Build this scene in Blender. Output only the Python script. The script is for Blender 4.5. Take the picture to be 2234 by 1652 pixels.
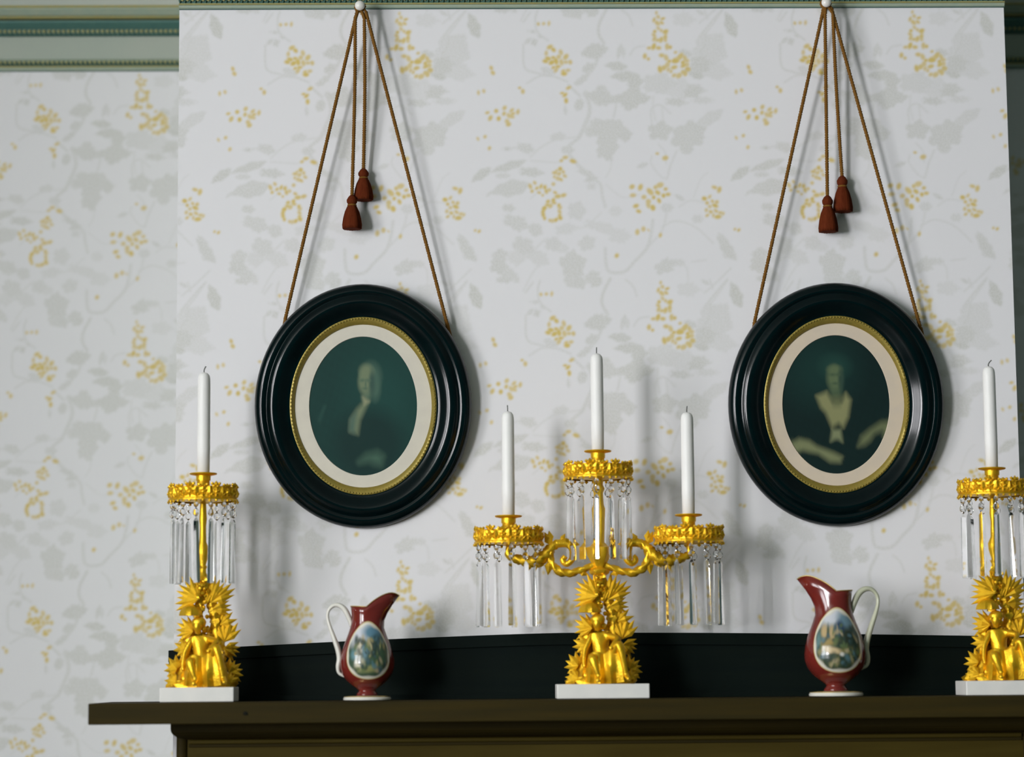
import bpy, bmesh, math, random
import numpy as np
from mathutils import Vector, Matrix

for o in list(bpy.data.objects): bpy.data.objects.remove(o, do_unlink=True)
scene = bpy.context.scene
C = scene.collection
PI = math.pi
random.seed(7)

# ------------------------------------------------------------------ camera, light, exposure
W, H = 2234, 1652
F_PX, CAM_D, PITCH, YAW, ROLL = 5262.5, 4.841, 0.12294, 0.01953, 0.00833
SHELF_Z = 1.42
CAM = Vector((0, -CAM_D, SHELF_Z + 0.0435))
_fw = Vector((math.sin(YAW)*math.cos(PITCH), math.cos(YAW)*math.cos(PITCH), math.sin(PITCH)))
_rt0 = Vector((math.cos(YAW), -math.sin(YAW), 0)); _up0 = _rt0.cross(_fw)
RT = _rt0*math.cos(ROLL) - _up0*math.sin(ROLL)
UP = _up0*math.cos(ROLL) + _rt0*math.sin(ROLL)
cd = bpy.data.cameras.new('camera'); cam = bpy.data.objects.new('camera', cd); C.objects.link(cam)
cd.sensor_width = 36; cd.lens = 36*F_PX/W; cd.clip_start = 0.05
cam.matrix_world = Matrix(((RT.x, UP.x, -_fw.x, CAM.x), (RT.y, UP.y, -_fw.y, CAM.y), (RT.z, UP.z, -_fw.z, CAM.z), (0, 0, 0, 1)))
cd.dof.use_dof = True; cd.dof.focus_distance = 4.84; cd.dof.aperture_fstop = 1.4
scene.camera = cam

scene.view_settings.view_transform = 'Standard'
scene.view_settings.look = 'None'
scene.view_settings.gamma = 1
scene.view_settings.use_curve_mapping = False
scene.view_settings.exposure = 0.0

wd = bpy.data.worlds.new('world'); scene.world = wd; wd.use_nodes = True
wd.node_tree.nodes['Background'].inputs[0].default_value = (0.12, 1.0, 0.95, 1)
wd.node_tree.nodes['Background'].inputs[1].default_value = 0.09

WIN_X, WIN_Z, WIN_W, WIN_H = -3.35, 2.2, 1.6, 2.1
WIN_YS = (-3.5, -5.7)  # both unseen, on the left; the second window is added to soften shadows
def window_light(name, loc, power):
    ld = bpy.data.lights.new(name, 'AREA'); ld.shape = 'RECTANGLE'; ld.size = WIN_W + 0.1; ld.size_y = WIN_H + 0.1
    ld.energy = power; ld.color = (0.975, 0.965, 1.0)
    lo = bpy.data.objects.new(name, ld); C.objects.link(lo); lo.location = loc
    lo.rotation_euler = (PI/2, 0, -PI/2)      # local -Z points to +X
window_light('window_daylight', (WIN_X - 0.2, WIN_YS[0], WIN_Z), 185)
window_light('window_daylight', (WIN_X - 0.2, WIN_YS[1], WIN_Z), 590)

def pt(u, v, Y):
    """photo pixel -> the world point on the plane y = Y"""
    d = _fw + RT*((u - W/2)/F_PX) + UP*((H/2 - v)/F_PX)
    return CAM + d*((Y - CAM.y)/d.y)

# ------------------------------------------------------------------ materials
def mat(name, col, rough=0.5, metal=0.0, spec=0.5, noise=None, bump=None, coat=0.0, trans=0.0, ior=1.5):
    m = bpy.data.materials.new(name); m.use_nodes = True
    nt = m.node_tree; b = nt.nodes['Principled BSDF']
    b.inputs['Base Color'].default_value = (*col, 1); b.inputs['Roughness'].default_value = rough
    b.inputs['Metallic'].default_value = metal; b.inputs['Specular IOR Level'].default_value = spec
    b.inputs['Coat Weight'].default_value = coat; b.inputs['Coat Roughness'].default_value = 0.06
    b.inputs['Transmission Weight'].default_value = trans; b.inputs['IOR'].default_value = ior
    tc = nt.nodes.new('ShaderNodeTexCoord')
    if noise:   # (scale vector, colour 2, detail)
        mp = nt.nodes.new('ShaderNodeMapping'); mp.inputs['Scale'].default_value = noise[0]
        n = nt.nodes.new('ShaderNodeTexNoise'); n.inputs['Scale'].default_value = 1; n.inputs['Detail'].default_value = noise[2]
        r = nt.nodes.new('ShaderNodeValToRGB'); r.color_ramp.elements[0].position = 0.35; r.color_ramp.elements[1].position = 0.68
        r.color_ramp.elements[0].color = (*col, 1); r.color_ramp.elements[1].color = (*noise[1], 1)
        nt.links.new(tc.outputs['Object'], mp.inputs[0]); nt.links.new(mp.outputs[0], n.inputs['Vector'])
        nt.links.new(n.outputs['Fac'], r.inputs[0]); nt.links.new(r.outputs[0], b.inputs['Base Color'])
    if bump:    # (scale, strength, distance)
        n2 = nt.nodes.new('ShaderNodeTexNoise'); n2.inputs['Scale'].default_value = bump[0]; n2.inputs['Detail'].default_value = 3
        bp = nt.nodes.new('ShaderNodeBump'); bp.inputs['Strength'].default_value = bump[1]; bp.inputs['Distance'].default_value = bump[2]
        nt.links.new(tc.outputs['Object'], n2.inputs['Vector']); nt.links.new(n2.outputs['Fac'], bp.inputs['Height'])
        nt.links.new(bp.outputs[0], b.inputs['Normal'])
    return m

def attr_mat(name, rough, spec=0.3, coat=0.0):
    m = bpy.data.materials.new(name); m.use_nodes = True
    nt = m.node_tree; b = nt.nodes['Principled BSDF']
    a = nt.nodes.new('ShaderNodeAttribute'); a.attribute_name = 'print'
    nt.links.new(a.outputs['Color'], b.inputs['Base Color'])
    b.inputs['Roughness'].default_value = rough; b.inputs['Specular IOR Level'].default_value = spec
    b.inputs['Coat Weight'].default_value = coat; b.inputs['Coat Roughness'].default_value = 0.05
    return m

def wallpaper_mat():
    """attribute 'print': R = grey foliage ink, G = gold berry ink; inks and paper are mixed in the nodes"""
    m = bpy.data.materials.new('wallpaper'); m.use_nodes = True
    nt = m.node_tree; b = nt.nodes['Principled BSDF']; L = nt.links.new
    a = nt.nodes.new('ShaderNodeAttribute'); a.attribute_name = 'print'
    sp = nt.nodes.new('ShaderNodeSeparateColor'); L(a.outputs['Color'], sp.inputs[0])
    tc = nt.nodes.new('ShaderNodeTexCoord')
    n = nt.nodes.new('ShaderNodeTexNoise'); n.inputs['Scale'].default_value = 220; n.inputs['Detail'].default_value = 2
    L(tc.outputs['Object'], n.inputs['Vector'])
    mr = nt.nodes.new('ShaderNodeMapRange'); mr.inputs[1].default_value = 0.3; mr.inputs[2].default_value = 0.7
    mr.inputs[3].default_value = 0.7; mr.inputs[4].default_value = 1.15
    L(n.outputs['Fac'], mr.inputs[0])
    mu = nt.nodes.new('ShaderNodeMath'); mu.operation = 'MULTIPLY'; L(sp.outputs[0], mu.inputs[0]); L(mr.outputs[0], mu.inputs[1])
    m1 = nt.nodes.new('ShaderNodeMixRGB'); m1.inputs[1].default_value = (0.79, 0.79, 0.80, 1); m1.inputs[2].default_value = (0.52, 0.53, 0.46, 1)
    L(mu.outputs[0], m1.inputs[0])
    m2 = nt.nodes.new('ShaderNodeMixRGB'); m2.inputs[2].default_value = (0.68, 0.53, 0.155, 1)
    L(sp.outputs[1], m2.inputs[0]); L(m1.outputs[0], m2.inputs[1])
    L(m2.outputs[0], b.inputs['Base Color'])
    b.inputs['Roughness'].default_value = 0.75; b.inputs['Specular IOR Level'].default_value = 0.15
    bp = nt.nodes.new('ShaderNodeBump'); bp.inputs['Strength'].default_value = 0.06; bp.inputs['Distance'].default_value = 0.001
    L(n.outputs['Fac'], bp.inputs['Height']); L(bp.outputs[0], b.inputs['Normal'])
    return m

M = {}
M['paper'] = wallpaper_mat()
M['plaster'] = mat('pale_green_paint', (0.40, 0.44, 0.375), 0.7, noise=((6, 6, 6), (0.37, 0.425, 0.36), 2))
M['trim'] = mat('sage_trim_paint', (0.34, 0.40, 0.30), 0.55, noise=((60, 60, 60), (0.30, 0.38, 0.30), 2))
M['teal'] = mat('teal_trim_paint', (0.055, 0.135, 0.115), 0.6, noise=((80, 80, 80), (0.07, 0.15, 0.12), 2))
M['tealmid'] = mat('teal_band_paint', (0.065, 0.165, 0.145), 0.6, noise=((80, 80, 80), (0.075, 0.18, 0.15), 2))
M['oldgilt'] = mat('old_gilt_paint', (0.42, 0.36, 0.13), 0.5, noise=((120, 120, 120), (0.36, 0.36, 0.16), 2))
M['ceil'] = mat('ceiling_paint', (0.45, 0.48, 0.42), 0.8, noise=((5, 5, 5), (0.42, 0.46, 0.41), 2))
M['wood'] = mat('dark_mantel_wood', (0.024, 0.0185, 0.0050), 0.62, spec=0.07, noise=((3, 40, 60), (0.036, 0.026, 0.0055), 4))
M['panelwood'] = mat('brown_frieze_wood', (0.050, 0.036, 0.005), 0.6, spec=0.08, noise=((4, 50, 50), (0.065, 0.048, 0.008), 4))
M['knot'] = mat('wood_knot', (0.004, 0.006, 0.004), 0.7, spec=0.1, noise=((300, 300, 300), (0.008, 0.008, 0.004), 2))
M['black'] = mat('black_lacquer', (0.0006, 0.0042, 0.0050), 0.15, spec=0.28, noise=((30, 30, 30), (0.0008, 0.0058, 0.0066), 2))
M['blackwood'] = mat('ebonised_wood', (0.0022, 0.0060, 0.0050), 0.6, spec=0.08, noise=((3, 40, 60), (0.0035, 0.0075, 0.0055), 4))  # backboard tone, near black and greener than the mantel wood
M['darkwall'] = mat('dark_green_wall', (0.03, 0.06, 0.055), 0.8, noise=((5, 5, 5), (0.025, 0.05, 0.05), 2))  # unseen right wall; dark green invented to cut bounce into the right alcove
M['liner'] = mat('gilt_liner', (0.33, 0.245, 0.045), 0.42, metal=0.4, noise=((200, 200, 200), (0.26, 0.21, 0.04), 2))
M['mat'] = mat('cream_mat_board', (0.66, 0.63, 0.53), 0.8, spec=0.1, noise=((40, 40, 40), (0.63, 0.60, 0.51), 2))
M['matpink'] = mat('aged_mat_board', (0.64, 0.55, 0.42), 0.8, spec=0.1, noise=((40, 40, 40), (0.61, 0.53, 0.42), 2))
M['print'] = attr_mat('engraved_print', 0.55, 0.2)
M['enamel'] = attr_mat('painted_enamel', 0.2, 0.5, 0.3)
M['cord'] = mat('rust_brown_cord', (0.155, 0.070, 0.013), 0.8, spec=0.1, noise=((300, 300, 300), (0.20, 0.095, 0.018), 2))
M['tassel'] = mat('russet_tassel_yarn', (0.095, 0.018, 0.006), 0.9, spec=0.05, noise=((400, 400, 60), (0.12, 0.026, 0.008), 3))
M['porcelain'] = mat('white_porcelain', (0.80, 0.79, 0.74), 0.2, spec=0.5, noise=((30, 30, 30), (0.77, 0.76, 0.71), 2))
M['gold'] = mat('ormolu_gilt', (0.90, 0.55, 0.018), 0.36, metal=0.72, spec=0.6, noise=((120, 120, 120), (0.86, 0.50, 0.016), 2), bump=(420, 0.35, 0.002))
M['marble'] = mat('white_marble', (0.78, 0.77, 0.72), 0.4, noise=((18, 18, 18), (0.71, 0.71, 0.67), 6))
M['wax'] = mat('white_candle_wax', (0.86, 0.86, 0.83), 0.45, spec=0.3, noise=((20, 20, 20), (0.83, 0.83, 0.80), 2))
M['wick'] = mat('burnt_wick', (0.05, 0.06, 0.05), 0.9, noise=((200, 200, 200), (0.09, 0.09, 0.08), 2))
M['crystal'] = mat('cut_crystal', (0.985, 0.99, 0.985), 0.03, trans=1.0, ior=1.28)
M['red'] = mat('oxblood_glaze', (0.165, 0.020, 0.014), 0.13, spec=0.6, noise=((25, 25, 25), (0.135, 0.016, 0.013), 2))
M['rimgold'] = mat('worn_rim_gilding', (0.62, 0.45, 0.14), 0.3, metal=0.5, noise=((200, 200, 200), (0.55, 0.42, 0.16), 2))
M['white_glaze'] = mat('ivory_glaze', (0.76, 0.75, 0.68), 0.2, spec=0.5, noise=((30, 30, 30), (0.72, 0.71, 0.63), 2))
M['green_glaze'] = mat('pale_green_glaze', (0.55, 0.56, 0.42), 0.2, spec=0.5, noise=((30, 30, 30), (0.50, 0.52, 0.38), 2))
M['floor'] = mat('floor_boards', (0.07, 0.045, 0.025), 0.5, noise=((3, 30, 3), (0.05, 0.03, 0.018), 4))
M['glass'] = mat('window_glass', (1, 1, 1), 0.0, trans=1.0, ior=1.0)
M['sash'] = mat('white_sash_paint', (0.7, 0.7, 0.66), 0.5, noise=((10, 10, 10), (0.67, 0.67, 0.63), 2))

# ------------------------------------------------------------------ mesh helpers
def obj(name, verts, faces, material, parent=None, smooth=False, loc=None, angle=None):
    me = bpy.data.meshes.new(name); me.from_pydata([tuple(v) for v in verts], [], faces); me.update()
    me.materials.append(material)
    if smooth: me.polygons.foreach_set('use_smooth', [True]*len(me.polygons))
    o = bpy.data.objects.new(name, me); C.objects.link(o)
    if parent: o.parent = parent
    if loc: o.location = loc
    if smooth and angle: me.set_sharp_from_angle(angle=angle)
    return o
def empty(name, loc, label, cat, group=None, rot=(0, 0, 0)):
    o = bpy.data.objects.new(name, None); C.objects.link(o); o.location = loc; o.rotation_euler = rot
    o.empty_display_size = 0.05
    return tag(o, label, cat, group)
def tag(o, label, cat, group=None):
    o['label'] = label; o['category'] = cat
    if group: o['group'] = group
    return o
def structure(o): o['kind'] = 'structure'; return o
def clone(o, parent, loc=None, rot=None, scale=None):
    c = o.copy(); C.objects.link(c); c.parent = parent
    if loc is not None: c.location = loc
    if rot is not None: c.rotation_euler = rot
    if scale is not None: c.scale = scale
    return c
class G:
    """collects geometry for one mesh"""
    def __init__(s): s.v = []; s.f = []
    def add(s, v, f):
        k = len(s.v); s.v += [Vector(p) for p in v]; s.f += [tuple(i + k for i in q) for q in f]; return s
    def box(s, a, b, bev=0.0):
        bm = bmesh.new(); bmesh.ops.create_cube(bm, size=1)
        for w in bm.verts: w.co = Vector([(a[i] + b[i])/2 + w.co[i]*(b[i] - a[i]) for i in range(3)])
        if bev: bmesh.ops.bevel(bm, geom=bm.edges[:], offset=bev, segments=2, affect='EDGES', profile=0.5)
        bm.verts.index_update()
        s.add([w.co.copy() for w in bm.verts], [tuple(w.index for w in f.verts) for f in bm.faces]); bm.free(); return s
    def lathe(s, prof, n=32, c=(0, 0, 0), rfun=None, closed=True):
        v = []; f = []
        for (r, z) in prof:
            for i in range(n):
                a = 2*PI*i/n; rr = r if rfun is None else rfun(r, z, a)
                v.append((c[0] + rr*math.cos(a), c[1] + rr*math.sin(a), c[2] + z))
        for k in range(len(prof) - 1):
            for i in range(n):
                j = (i + 1) % n
                f.append((k*n + i, k*n + j, (k + 1)*n + j, (k + 1)*n + i))
        if closed:
            f.append(tuple(reversed(range(n)))); f.append(tuple(range((len(prof) - 1)*n, len(prof)*n)))
        return s.add(v, f)
    def tube(s, pts, rad, n=8, lobes=0, twist=0.0, flat=1.0, caps=True):
        pts = [Vector(p) for p in pts]; m = len(pts)
        rads = rad if isinstance(rad, (list, tuple)) else [rad]*m
        v = []; f = []; ref = Vector((0, 1, 0)); dist = 0
        for k, p in enumerate(pts):
            t = (pts[min(k + 1, m - 1)] - pts[max(k - 1, 0)]).normalized()
            if k: dist += (p - pts[k - 1]).length
            a = ref - t*ref.dot(t)
            if a.length < 1e-4: a = Vector((1, 0, 0)) - t*t.x
            a.normalize(); b = t.cross(a)
            for i in range(n):
                g = 2*PI*i/n
                r = rads[k]*(1 + (0.28*math.cos(lobes*(g - twist*dist)) if lobes else 0))
                v.append(p + a*(math.cos(g)*r*flat) + b*(math.sin(g)*r))
        for k in range(m - 1):
            for i in range(n):
                j = (i + 1) % n; f.append((k*n + i, k*n + j, (k + 1)*n + j, (k + 1)*n + i))
        if caps: f.append(tuple(reversed(range(n)))); f.append(tuple(range((m - 1)*n, m*n)))
        return s.add(v, f)
    def leaf(s, p, d, L, w, nrm=(0, -1, 0), thick=0.2, curl=0.0):
        """a solid pointed leaf: 8 triangles with a raised midrib"""
        p = Vector(p); d = Vector(d).normalized(); nn = Vector(nrm); nn = (nn - d*nn.dot(d)).normalized(); sd = d.cross(nn)
        q = p + d*(L*0.45)
        tip = p + d*L + nn*curl
        v = [p, q + sd*w, tip, q - sd*w, q + nn*(w*thick*2), q - nn*(w*thick)]
        return s.add(v, [(0, 1, 4), (1, 2, 4), (2, 3, 4), (3, 0, 4), (1, 0, 5), (2, 1, 5), (3, 2, 5), (0, 3, 5)])
    def ball(s, c, r, sub=2, jitter=0.0, sc=(1, 1, 1)):
        bm = bmesh.new(); bmesh.ops.create_icosphere(bm, subdivisions=sub, radius=1)
        v = []
        for w in bm.verts:
            k = r*(1 + random.uniform(-jitter, jitter)); v.append(Vector(c) + Vector((w.co.x*k*sc[0], w.co.y*k*sc[1], w.co.z*k*sc[2])))
        bm.verts.index_update()
        s.add(v, [tuple(w.index for w in f.verts) for f in bm.faces]); bm.free(); return s
    def build(s, name, material, parent=None, smooth=False, loc=None, angle=None):
        return obj(name, s.v, s.f, material, parent, smooth, loc, angle)
def spline(pts, n=12):
    """Catmull-Rom through the points"""
    P = [Vector(p) for p in pts]; P = [P[0]*2 - P[1]] + P + [P[-1]*2 - P[-2]]; out = []
    for i in range(1, len(P) - 2):
        for k in range(n):
            t = k/n; a, b, c, d = P[i - 1:i + 3]
            out.append(0.5*((2*b) + (c - a)*t + (2*a - 5*b + 4*c - d)*t*t + (3*b - a - 3*c + d)*t**3))
    return out + [P[-2]]
def sweep_x(prof, x0, x1, ybase, zbase):
    """profile [(out, up)] extruded along x; out is toward the viewer (-y)"""
    n = len(prof); v = [(x, ybase - p[0], zbase + p[1]) for x in (x0, x1) for p in prof]
    f = [(i, (i + 1) % n, n + (i + 1) % n, n + i) for i in range(n)] + [tuple(reversed(range(n))), tuple(range(n, 2*n))]
    return G().add(v, f)

# ------------------------------------------------------------------ the room
RAIL_Z, XL, XR, ALC = 2.8305, -0.583, 1.1187, 0.505
TILE_W, TILE_H = 0.53, 0.5636
ROOM_L, ROOM_R, ROOM_B, CEIL_Z = -3.35, 3.89, -7.2, 3.35

# ---- the wallpaper's repeat, traced in the frame of one unobstructed repeat (crop pixels of the photograph)
RES = 0.001
TW, TH = int(round(TILE_W/RES)), int(round(TILE_H/RES))
leafT = np.zeros((TH, TW)); berryT = np.zeros((TH, TW))
def cp(x, y):
    p = pt(940 + x/2.5814, y/2.5814, 0.0); return p.x, p.z
CS = 1/(2.5814*1078)      # crop px -> metres
def stamp(T, x, z, rmax, fn, val):
    """rasterise fn(dx, dz) -> signed distance (m) around x, z into the wrapped tile"""
    i0, i1 = int(math.floor((x - rmax)/RES)), int(math.ceil((x + rmax)/RES))
    k0, k1 = int(math.floor((z - rmax)/RES)), int(math.ceil((z + rmax)/RES))
    gx, gz = np.meshgrid(np.arange(i0, i1 + 1)*RES - x, np.arange(k0, k1 + 1)*RES - z)
    d = fn(gx, gz); soft = 0.0016
    a = np.clip(0.5 - d/soft/2, 0, 1)*val
    jj, ii = np.meshgrid(np.arange(i0, i1 + 1) % TW, np.arange(k0, k1 + 1) % TH)
    np.maximum.at(T, (ii, jj), a)
def dot(x, y, r=11, val=1.0, sx=1.0, ang=0.0):
    X, Z = cp(x, y); R = r*CS; c, s = math.cos(ang), math.sin(ang)
    def fn(gx, gz):
        u = gx*c + gz*s; w = -gx*s + gz*c
        return np.sqrt((u/sx)**2 + w**2) - R
    stamp(berryT, X, Z, R*max(1, sx) + 0.004, fn, val)
rng = random.Random(3)
def dots(L, r=11, val=1.0):
    for (x, y) in L: dot(x, y, r*rng.uniform(0.7, 1.15), val*rng.uniform(.75, 1), rng.uniform(1.0, 1.7), rng.uniform(0, PI))
def ring(x, y, r, n=11, d=11, inner=0):
    dots([(x + r*math.cos(6.28*i/n + .3)*rng.uniform(.62, 1.18), y + r*math.sin(6.28*i/n + .3)*rng.uniform(.62, 1.18)) for i in range(n)], d)
    if inner: dots([(x + rng.uniform(-.5, .5)*r, y + rng.uniform(-.5, .5)*r) for i in range(inner)], d)
def leafe(x, y, rx, ry, ang=0, val=0.5, lob=0.0, nl=5, ph=0.0):
    """soft leaf: ellipse with lobed outline; angle in degrees, y down"""
    X, Z = cp(x, y); a = -math.radians(ang); c, s = math.cos(a), math.sin(a); RX, RY = rx*CS, ry*CS
    def fn(gx, gz):
        u = gx*c + gz*s; w = -gx*s + gz*c
        th = np.arctan2(w/RY, u/RX); k = 1 + lob*np.cos(nl*th + ph) + 0.06*np.cos(11*th + ph*2)
        rr = np.sqrt((u/RX)**2 + (w/RY)**2)
        return (rr/k - 1)*min(RX, RY) - 0.0015*np.cos(u*500)*np.cos(w*430)
    stamp(leafT, X, Z, max(RX, RY)*(1.3 + lob), fn, val)
def point_leaf(x0, y0, x1, y1, w, val=0.5):
    """lens-shaped leaf between two points"""
    X0, Z0 = cp(x0, y0); X1, Z1 = cp(x1, y1); L = math.hypot(X1 - X0, Z1 - Z0); ux, uz = (X1 - X0)/L, (Z1 - Z0)/L; w *= CS
    mx, mz = (X0 + X1)/2, (Z0 + Z1)/2
    def fn(gx, gz):
        u = gx*ux + gz*uz; v = -gx*uz + gz*ux; t = np.clip(u/(L/2), -1, 1)
        return np.maximum(np.abs(v - 0.1*w*np.sin(t*9)) - w*(1 - t*t)*(1 + 0.25*t), np.abs(u) - L/2)
    stamp(leafT, mx, mz, L/2 + 0.004, fn, val)
def stem(P, w=6, val=0.45):
    Q = spline([(*cp(*p), 0) for p in P], 8); w = w*CS
    for a, b in zip(Q[:-1], Q[1:]):
        mx, mz = (a.x + b.x)/2, (a.y + b.y)/2; L = max((b - a).length, 1e-6); ux, uz = (b.x - a.x)/L, (b.y - a.y)/L
        def fn(gx, gz):
            u = np.clip(gx*ux + gz*uz, -L/2, L/2); return np.hypot(gx - u*ux, gz - u*uz) - w/2
        stamp(leafT, mx, mz, L/2 + w + 0.003, fn, val)

# gold berries
dots([(605, 135), (635, 133), (665, 132)], 10)
dots([(670, 265), (690, 280), (732, 295), (650, 300), (660, 330), (690, 325), (720, 320), (760, 320), (785, 350), (645, 345), (680, 352), (705, 345),
      (735, 350), (760, 350), (690, 380), (715, 375), (705, 393), (750, 415), (772, 396), (745, 400)], 12)
dots([(500, 495), (518, 515), (340, 383), (349, 410), (268, 522), (298, 513)], 10)
dots([(318, 635), (335, 665), (368, 625), (382, 668), (415, 608), (412, 640), (440, 652), (455, 622), (462, 640), (490, 630), (430, 685), (437, 700), (455, 655)], 12)
dots([(265, 782), (305, 770), (330, 835)], 9); dots([(775, 495), (740, 525), (755, 535), (762, 567)], 11)
dots([(735, 905), (757, 887), (800, 908)], 11); ring(722, 983, 30, 8, 11, 2)
dots([(560, 1050), (585, 1030), (597, 1060), (570, 1077), (620, 1050), (642, 1055), (610, 1085), (650, 1077), (630, 1100), (667, 1070), (690, 1037)], 10)
dots([(700, 1085), (715, 1106), (747, 1100), (690, 1127), (660, 1135)], 11); ring(686, 1197, 54, 15, 12)
dots([(1270, 72), (1257, 112), (1280, 95), (1306, 105), (1275, 130), (1300, 128)], 11); ring(1292, 198, 38, 11, 12)
dots([(1230, 270), (1255, 262), (1282, 270), (1330, 262), (1347, 266), (1205, 316), (1225, 332), (1300, 312), (1325, 325), (1378, 295)], 12)
ring(1396, 370, 58, 15, 14, 4); dots([(1290, 390), (1312, 382)], 13)
dots([(1133, 1052), (1180, 1055), (1138, 1100), (1155, 1160), (1170, 1190)], 13)
dots([(1235, 1080), (1265, 1055), (1290, 1043), (1322, 1065), (1335, 1095), (1310, 1102), (1277, 1085), (1200, 1110), (1225, 1135), (1255, 1112), (1285, 1130), (1250, 1170), (1225, 1155)], 14)
dots([(1163, 1307), (1197, 1290), (1293, 1325), (1047, 1440), (1320, 890)], 12); dots([(1225, 1296), (1275, 865)], 6)
dots([(138, 1062), (165, 1075), (80, 1125), (110, 1115), (95, 1150), (125, 1140), (150, 1145), (110, 1170), (140, 1165), (90, 1190), (115, 1200), (145, 1195), (170, 1205), (95, 1220), (130, 1220), (155, 1228), (185, 1210)], 11)
dots([(250, 1298), (272, 1303)], 10)
# grey foliage and stems
point_leaf(215, 70, 268, 218, 34, .55); leafe(120, 290, 95, 100, 20, .22, .1); leafe(70, 360, 60, 42, 0, .40, .15); leafe(150, 405, 90, 50, 10, .22, .1)
leafe(35, 505, 55, 26, 10, .40, .12); point_leaf(-40, 400, 90, 410, 22, .4); leafe(20, 780, 60, 45, 0, .25, .1)
stem([(195, 60), (140, 120), (60, 215)], 8); stem([(95, 60), (112, 110)], 7); stem([(100, 190), (95, 250), (60, 310)], 8)
leafe(400, 55, 45, 18, 0, .4, .1); leafe(470, 55, 16, 20, 0, .35)
stem([(600, 60), (588, 110), (600, 180), (660, 230)], 8); stem([(560, 70), (520, 125)], 7)
leafe(575, 178, 26, 9, 5, .4); point_leaf(525, 250, 565, 215, 12, .4); leafe(582, 238, 18, 22, 20, .45); leafe(615, 205, 20, 10, 30, .35)
stem([(520, 250), (528, 380), (600, 412), (690, 430), (770, 460)], 8); stem([(540, 470), (610, 430), (690, 430)], 9, .35); leafe(660, 400, 45, 20, 20, .32)
leafe(820, 70, 42, 32, 60, .4, .12); point_leaf(880, 95, 945, 45, 26, .42)
stem([(990, 50), (950, 130), (945, 190), (975, 245)], 16, .4); stem([(1075, 55), (1115, 90), (1137, 145)], 8, .38)
leafe(922, 288, 72, 42, -12, .45, .1, 4); stem([(945, 320), (905, 400), (810, 470)], 14, .38); leafe(885, 382, 36, 24, -35, .42, .1); leafe(850, 450, 50, 18, -40, .38)
point_leaf(975, 365, 1110, 380, 26, .5); point_leaf(1005, 430, 1180, 430, 30, .5); point_leaf(1050, 335, 1075, 245, 16, .35); point_leaf(1085, 330, 1085, 265, 12, .3)
stem([(1120, 310), (1150, 270), (1205, 258)], 8, .35); leafe(1150, 460, 45, 40, 0, .48, .12)
leafe(960, 550, 90, 42, 12, .42, .16, 4); leafe(1130, 555, 92, 58, -8, .46, .18, 4, 1); leafe(960, 505, 30, 26, 0, .4)
stem([(1045, 590), (1030, 660)], 9, .38)
leafe(1000, 730, 118, 62, 8, .40, .12, 5, .5); leafe(990, 825, 58, 80, 0, .40, .14, 5); leafe(1095, 760, 32, 40, 0, .42); leafe(895, 740, 30, 34, 0, .32)
stem([(1015, 900), (1012, 950), (985, 1000)], 6, .28)
leafe(1435, 300, 36, 20, 20, .42); leafe(1520, 370, 52, 48, 30, .45, .14); point_leaf(1450, 415, 1540, 435, 20, .55); leafe(1590, 280, 70, 100, 15, .25, .1)
stem([(1640, 60), (1570, 160), (1500, 240)], 8, .35); stem([(1550, 210), (1540, 260), (1510, 310)], 9, .4)
leafe(1285, 470, 95, 60, 0, .27, .12); leafe(1380, 575, 60, 22, 5, .42, .1); leafe(1475, 523, 55, 28, -8, .45, .18); leafe(1400, 500, 70, 60, 0, .2, .1); leafe(1530, 565, 60, 20, 0, .26)
leafe(1290, 738, 68, 52, -10, .42, .16, 5); leafe(1450, 765, 100, 76, -25, .40, .12, 6); point_leaf(1480, 720, 1650, 620, 34, .28); leafe(1440, 840, 38, 30, 0, .38)
stem([(1245, 700), (1240, 620), (1290, 590), (1350, 640)], 7, .38); stem([(1255, 540), (1250, 600), (1265, 680)], 6, .35); stem([(1300, 600), (1310, 690)], 6, .35)
stem([(1385, 850), (1350, 930), (1330, 1005)], 8, .38); stem([(1245, 880), (1240, 920), (1290, 990), (1330, 1010)], 6, .35); stem([(1280, 810), (1320, 860), (1325, 920)], 6, .35); point_leaf(1155, 945, 1225, 920, 14, .35)
stem([(775, 480), (840, 540)], 12, .42); leafe(835, 590, 26, 34, 20, .42); stem([(870, 520), (895, 620), (860, 720), (835, 775)], 22, .34); point_leaf(755, 590, 760, 650, 10, .35)
stem([(835, 775), (770, 840), (820, 920), (870, 965)], 18, .34); leafe(770, 845, 35, 24, 0, .36, .1); leafe(875, 975, 55, 18, 25, .38, .1); stem([(910, 1000), (955, 1040), (965, 1100), (982, 1165)], 17, .30)
leafe(715, 770, 45, 24, -10, .30, .1); stem([(560, 885), (620, 830), (700, 790), (830, 770)], 8, .3); leafe(535, 835, 50, 28, 15, .36, .12); leafe(430, 838, 24, 10, 0, .5); stem([(440, 838), (500, 825)], 6, .4)
point_leaf(225, 1025, 340, 945, 26, .5); point_leaf(330, 970, 540, 905, 24, .46); leafe(565, 970, 66, 26, 5, .45, .12); point_leaf(330, 1085, 560, 1040, 46, .40); point_leaf(310, 1110, 345, 1075, 8, .35); leafe(405, 990, 40, 14, 0, .35)
stem([(560, 905), (700, 915), (740, 900)], 7, .28); stem([(650, 1040), (560, 1120)], 6, .3)
leafe(437, 1172, 34, 22, 5, .40, .1); leafe(480, 1255, 75, 40, 20, .36, .14); leafe(590, 1295, 42, 36, 30, .36, .1); leafe(822, 1188, 50, 52, 0, .28, .1); point_leaf(860, 1020, 940, 1000, 16, .4); leafe(905, 1050, 26, 20, 0, .28)
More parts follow.
